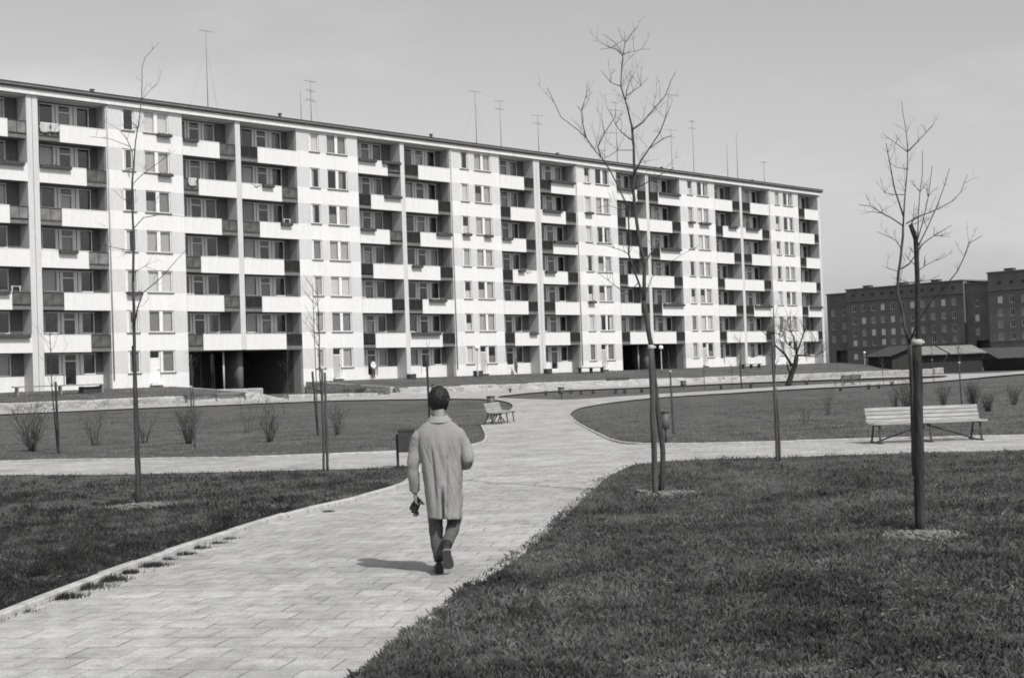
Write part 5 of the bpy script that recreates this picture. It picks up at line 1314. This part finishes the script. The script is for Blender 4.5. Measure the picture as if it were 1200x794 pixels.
def shoe(ankle, fwd, upv, name='shoe'):
    """sole profile lofted heel to toe, with a separate heel block"""
    f = Vector(fwd).normalized(); u = Vector(upv); u = (u - f * u.dot(f)).normalized(); s = f.cross(u); a = Vector(ankle)
    def P(x, y, z): return a + f * x + s * y + u * z
    m = MB(); rings = []
    for x, wd, hh in ((-.085, .022, .05), (-.075, .033, .075), (-.04, .037, .095), (.0, .036, .10), (.05, .037, .078), (.10, .046, .058), (.15, .047, .046), (.18, .036, .036), (.195, .015, .022)):
        rings.append([P(x, wd * math.cos(t), -.075 + (hh * max(0, math.sin(t)) if math.sin(t) > 0 else -.004)) for t in [2 * math.pi * i / 20 for i in range(20)]])
    m.loft(rings); m.tube([P(.0, 0, .0), P(-.006, 0, .055)], [.044, .044], 14)
    o = m.build(name, [M_SHOE], man)
    q = MB(); rings = []
    for x, wd in ((-.088, .02), (-.075, .035), (-.03, .038), (.02, .034), (.06, .038), (.11, .049), (.16, .047), (.19, .03), (.2, .012)):
        z1 = -.077; z0 = -.099 if x < -.02 else -.088
        rings.append([P(x, wd, z0), P(x, wd, z1), P(x, -wd, z1), P(x, -wd, z0)])
    q.loft(rings, smooth=False); q.build('sole', M_SOLE if name == 'shoe' and ankle[2] > .15 else M_SHOE, o); return o
shoe((-.022, -.02, .103), (-.06, .95, 0), (0, 0, 1))
shoe((.062, -.215, .245), (.02, .72, -.70), (-.05, .70, .72))
# --- what he carries in the left hand
gv = MB()
for q0, dx, dy, L in ((0, 0, 0, .13), (1, -.016, .012, .105)):        # two limp gloves hanging together from the grip
    rings = []
    for j in range(9):
        f = j / 8; z = .665 - L * f; w_ = .012 + .020 * math.sin(min(1, f * 1.25) * math.pi * .62) ; cx = -.200 + dx - .030 * f + .006 * math.sin(5 * f + q0); cy = .062 + dy - .012 * f
        rings.append([(cx + w_ * math.cos(2 * math.pi * i / 14), cy + (.010 + .004 * math.sin(7 * f + i)) * math.sin(2 * math.pi * i / 14), z) for i in range(14)])
    gv.loft(rings)
    for k in range(3): gv.tube([Vector((-.232 + dx + .016 * k, .052 + dy, .665 - L * .93)), Vector((-.240 + dx + .018 * k, .05 + dy, .665 - L * (1.22 + .07 * (k == 1))))], [.009, .006], 8)
o = gv.build('glove', M_SHOE); o.location = man.location; tag(o, 'crumpled dark gloves held in the left hand of the walking man', 'gloves')

def small_person(X, Yw, z, rz, hgt, label, top, seated=False):
    e = thing('person', label, 'person', (X, Yw, z), rz); k = hgt / 1.7; m = MB(); t = MB(); l = MB(); h = MB()
    S = lambda p: Vector(p) * k
    m.ball(S((0, 0, 1.56)), (.075 * k, .09 * k, .11 * k), 14, 10); m.tube([S((0, .0, 1.33)), S((0, 0, 1.48))], .055 * k, 10); m.tube([S((0, -.09, 1.555)), S((0, -.108, 1.535))], .012, 6)
    m.loft([ring(0, 0, .13 * k, .09 * k, .85 * k, 20), ring(0, 0, .13 * k, .09 * k, 1.1 * k, 20), ring(0, 0, .15 * k, .09 * k, 1.3 * k, 20), ring(0, 0, .06 * k, .05 * k, 1.38 * k, 20)])
    for s in (-1, 1):
        m.tube([S((s * .16, 0, 1.30)), S((s * .22, .02, 1.08)), S((s * .20, -.1, .88)), S((s * .19, -.13, .80))], [.045, .04, .035, .03], 10)
        for f in range(4): m.tube([S((s * .19 + (f - 1.5) * .02, -.13, .80)), S((s * .19 + (f - 1.5) * .022, -.15, .71))], .010, 6)
        m.tube([S((s * .165, -.14, .80)), S((s * .15, -.17, .75))], .011, 6)
        m.tube([S((s * .09, 0, .85)), S((s * .1, -.02, .48)), S((s * .1, .02, .06))], [.08, .06, .045], 10); m.tube([S((s * .1, .05, .04)), S((s * .11, -.17, .03))], [.045, .035], 10)
    fused('body', m, [M_SKIN], .018, e, 1)
    t.loft([ring(0, 0, .16 * k, .12 * k, .80 * k, 24), ring(0, 0, .15 * k, .11 * k, 1.05 * k, 24), ring(0, 0, .175 * k, .11 * k, 1.3 * k, 24), ring(0, 0, .08 * k, .07 * k, 1.39 * k, 24)])
    for s in (-1, 1): t.tube([S((s * .16, 0, 1.30)), S((s * .22, .02, 1.08)), S((s * .205, -.08, .92))], [.06, .055, .05], 10)
    fused('shirt', t, [top], .02, e, 1)
    for s in (-1, 1): l.tube([S((s * .08, 0, .86)), S((s * .1, -.02, .48)), S((s * .1, .02, .09))], [.1, .075, .06], 10)
    l.ball(S((0, 0, .86)), (.15 * k, .11 * k, .1 * k), 14, 8); fused('trousers', l, [M_TROU], .02, e, 1)
    h.ball(S((0, .012, 1.585)), (.086 * k, .1 * k, .105 * k), 14, 10, fn=lambda q: q * (.8 if (q.y < -.02 and q.z < .03) or q.z < -.04 else 1)); h.build('hair', M_HAIR, e)
    return e
q = aw(BX[2] + 1.72, .9, 0); small_person(q.x, q.y, HC + .02, RZ, 1.62, 'person in a white shirt standing in the ground floor doorway of the third bay', mat('shirt_white', .70, .9, 6, .1))
q = aw(BX[3] + 1.9, .55, 0); small_person(q.x, q.y, HC + .02, RZ + .4, 1.25, 'child in dark clothes standing at the loggia below the fourth bay', M_TROU)

# ------------------------------------------------------------------ grass last: it keeps clear of the soil patches
def terrace_zone(X, Y):
    u = X * D2.x + Y * D2.y - U0; t = DIST - (X * N2.x + Y * N2.y)
    return (t > .6) & (t < 9.5) & (u < 100) & ((u < -1.9) | (u > 10.7))
grass('lawn_grass', 'short rough tufted grass of the lawn right of the central path', 760000, 7.5, 34, .022, .07, .0014, .0028, 1, M_BLADE, [WL[2]])
grass('lawn_grass', 'short vignette-darkened grass of the lawn left of the central path', 420000, 9.5, 34, .022, .065, .0016, .0030, 3, M_BLADED, [WL[0]])
grass('rough_grass', 'thin grass, lightened for lit tips, of the two lawns beyond the cross path', 200000, 30, 95, .025, .06, .004, .007, 2, M_BLADEL, [WL[1], WL[3], WL[4]], .06, 6)
grass('terrace_grass', 'thin grass, lightened for lit tips, on the sloping terrace below the white block', 60000, 70, 165, .05, .14, .006, .012, 5, M_BLADEL, [], .12, 6, terrace_zone)
# dead leaves and dry stalks in the turf
rs = np.random.RandomState(9); m = MB(); q_ = rs.rand(40000); YY = 1 / (1 / 7.5 + q_ * (1 / 32 - 1 / 7.5)); XX = (rs.rand(40000) * 2 - 1) * (YY * .4 + 1); q = np.stack([XX, YY], 1)
okl = (inside_np(q, [tuple(p) for p in WL[0]]) | inside_np(q, [tuple(p) for p in WL[2]])) & (fbm(XX, YY, 1.3, 77) + rs.rand(40000) * .8 > .45)
for X, Yw in q[okl][:2600].tolist():
    a = rs.rand() * 6.28; L = rs.uniform(.006, .024); w_ = L * rs.uniform(.2, .7); z = rs.uniform(.012, .045); dz = rs.uniform(-.01, .012); b = len(m.v)
    cx, sx = math.cos(a) * L, math.sin(a) * L; cy, sy = -math.sin(a) * w_, math.cos(a) * w_
    m.v += [(X - cx, Yw - sx, z), (X + cy, Yw + sy, z + dz), (X + cx, Yw + sx, z + dz * .5), (X - cy, Yw - sy, z - dz * .3)]; m.face((b, b + 1, b + 2, b + 3))
tag(m.build('leaf_litter', mat('dry_leaf', .13, .8, 60, .4)), 'dead leaves and dry stalks lying in the turf', 'leaf litter', kind='stuff')
# weeds along the left kerb
rs = np.random.RandomState(4); m = MB()
for (x, y, n, s) in ((22, 718, 60, .6), (60, 703, 60, .8), (75, 701, 140, 1.1), (100, 690, 200, 1.3), (125, 681, 200, 1.2), (150, 672, 90, .9), (176, 664, 160, 1.0), (192, 656, 60, .7), (218, 650, 70, .8), (235, 643, 60, .7), (255, 637, 40, .6), (268, 632, 40, .6), (385, 600, 40, .5)):
    p = hit(x, y)
    for i in range(n * 3):
        X, Yw = p.x + rs.randn() * .085 * s, p.y + rs.randn() * .06 * s; a = rs.rand() * 6.28; L = rs.uniform(.015, .04) * s; l = rs.rand() * 6.28; b = len(m.v)
        m.v += [(X - .004 * math.cos(a), Yw - .004 * math.sin(a), 0), (X + .004 * math.cos(a), Yw + .004 * math.sin(a), 0), (X + .5 * L * math.cos(l), Yw + .5 * L * math.sin(l), L + .02)]; m.face((b, b + 1, b + 2))
tag(m.build('weeds', M_BLADED), 'tufts of weeds growing over the kerb stones', 'weeds', kind='stuff')
print('objects', len(bpy.data.objects))
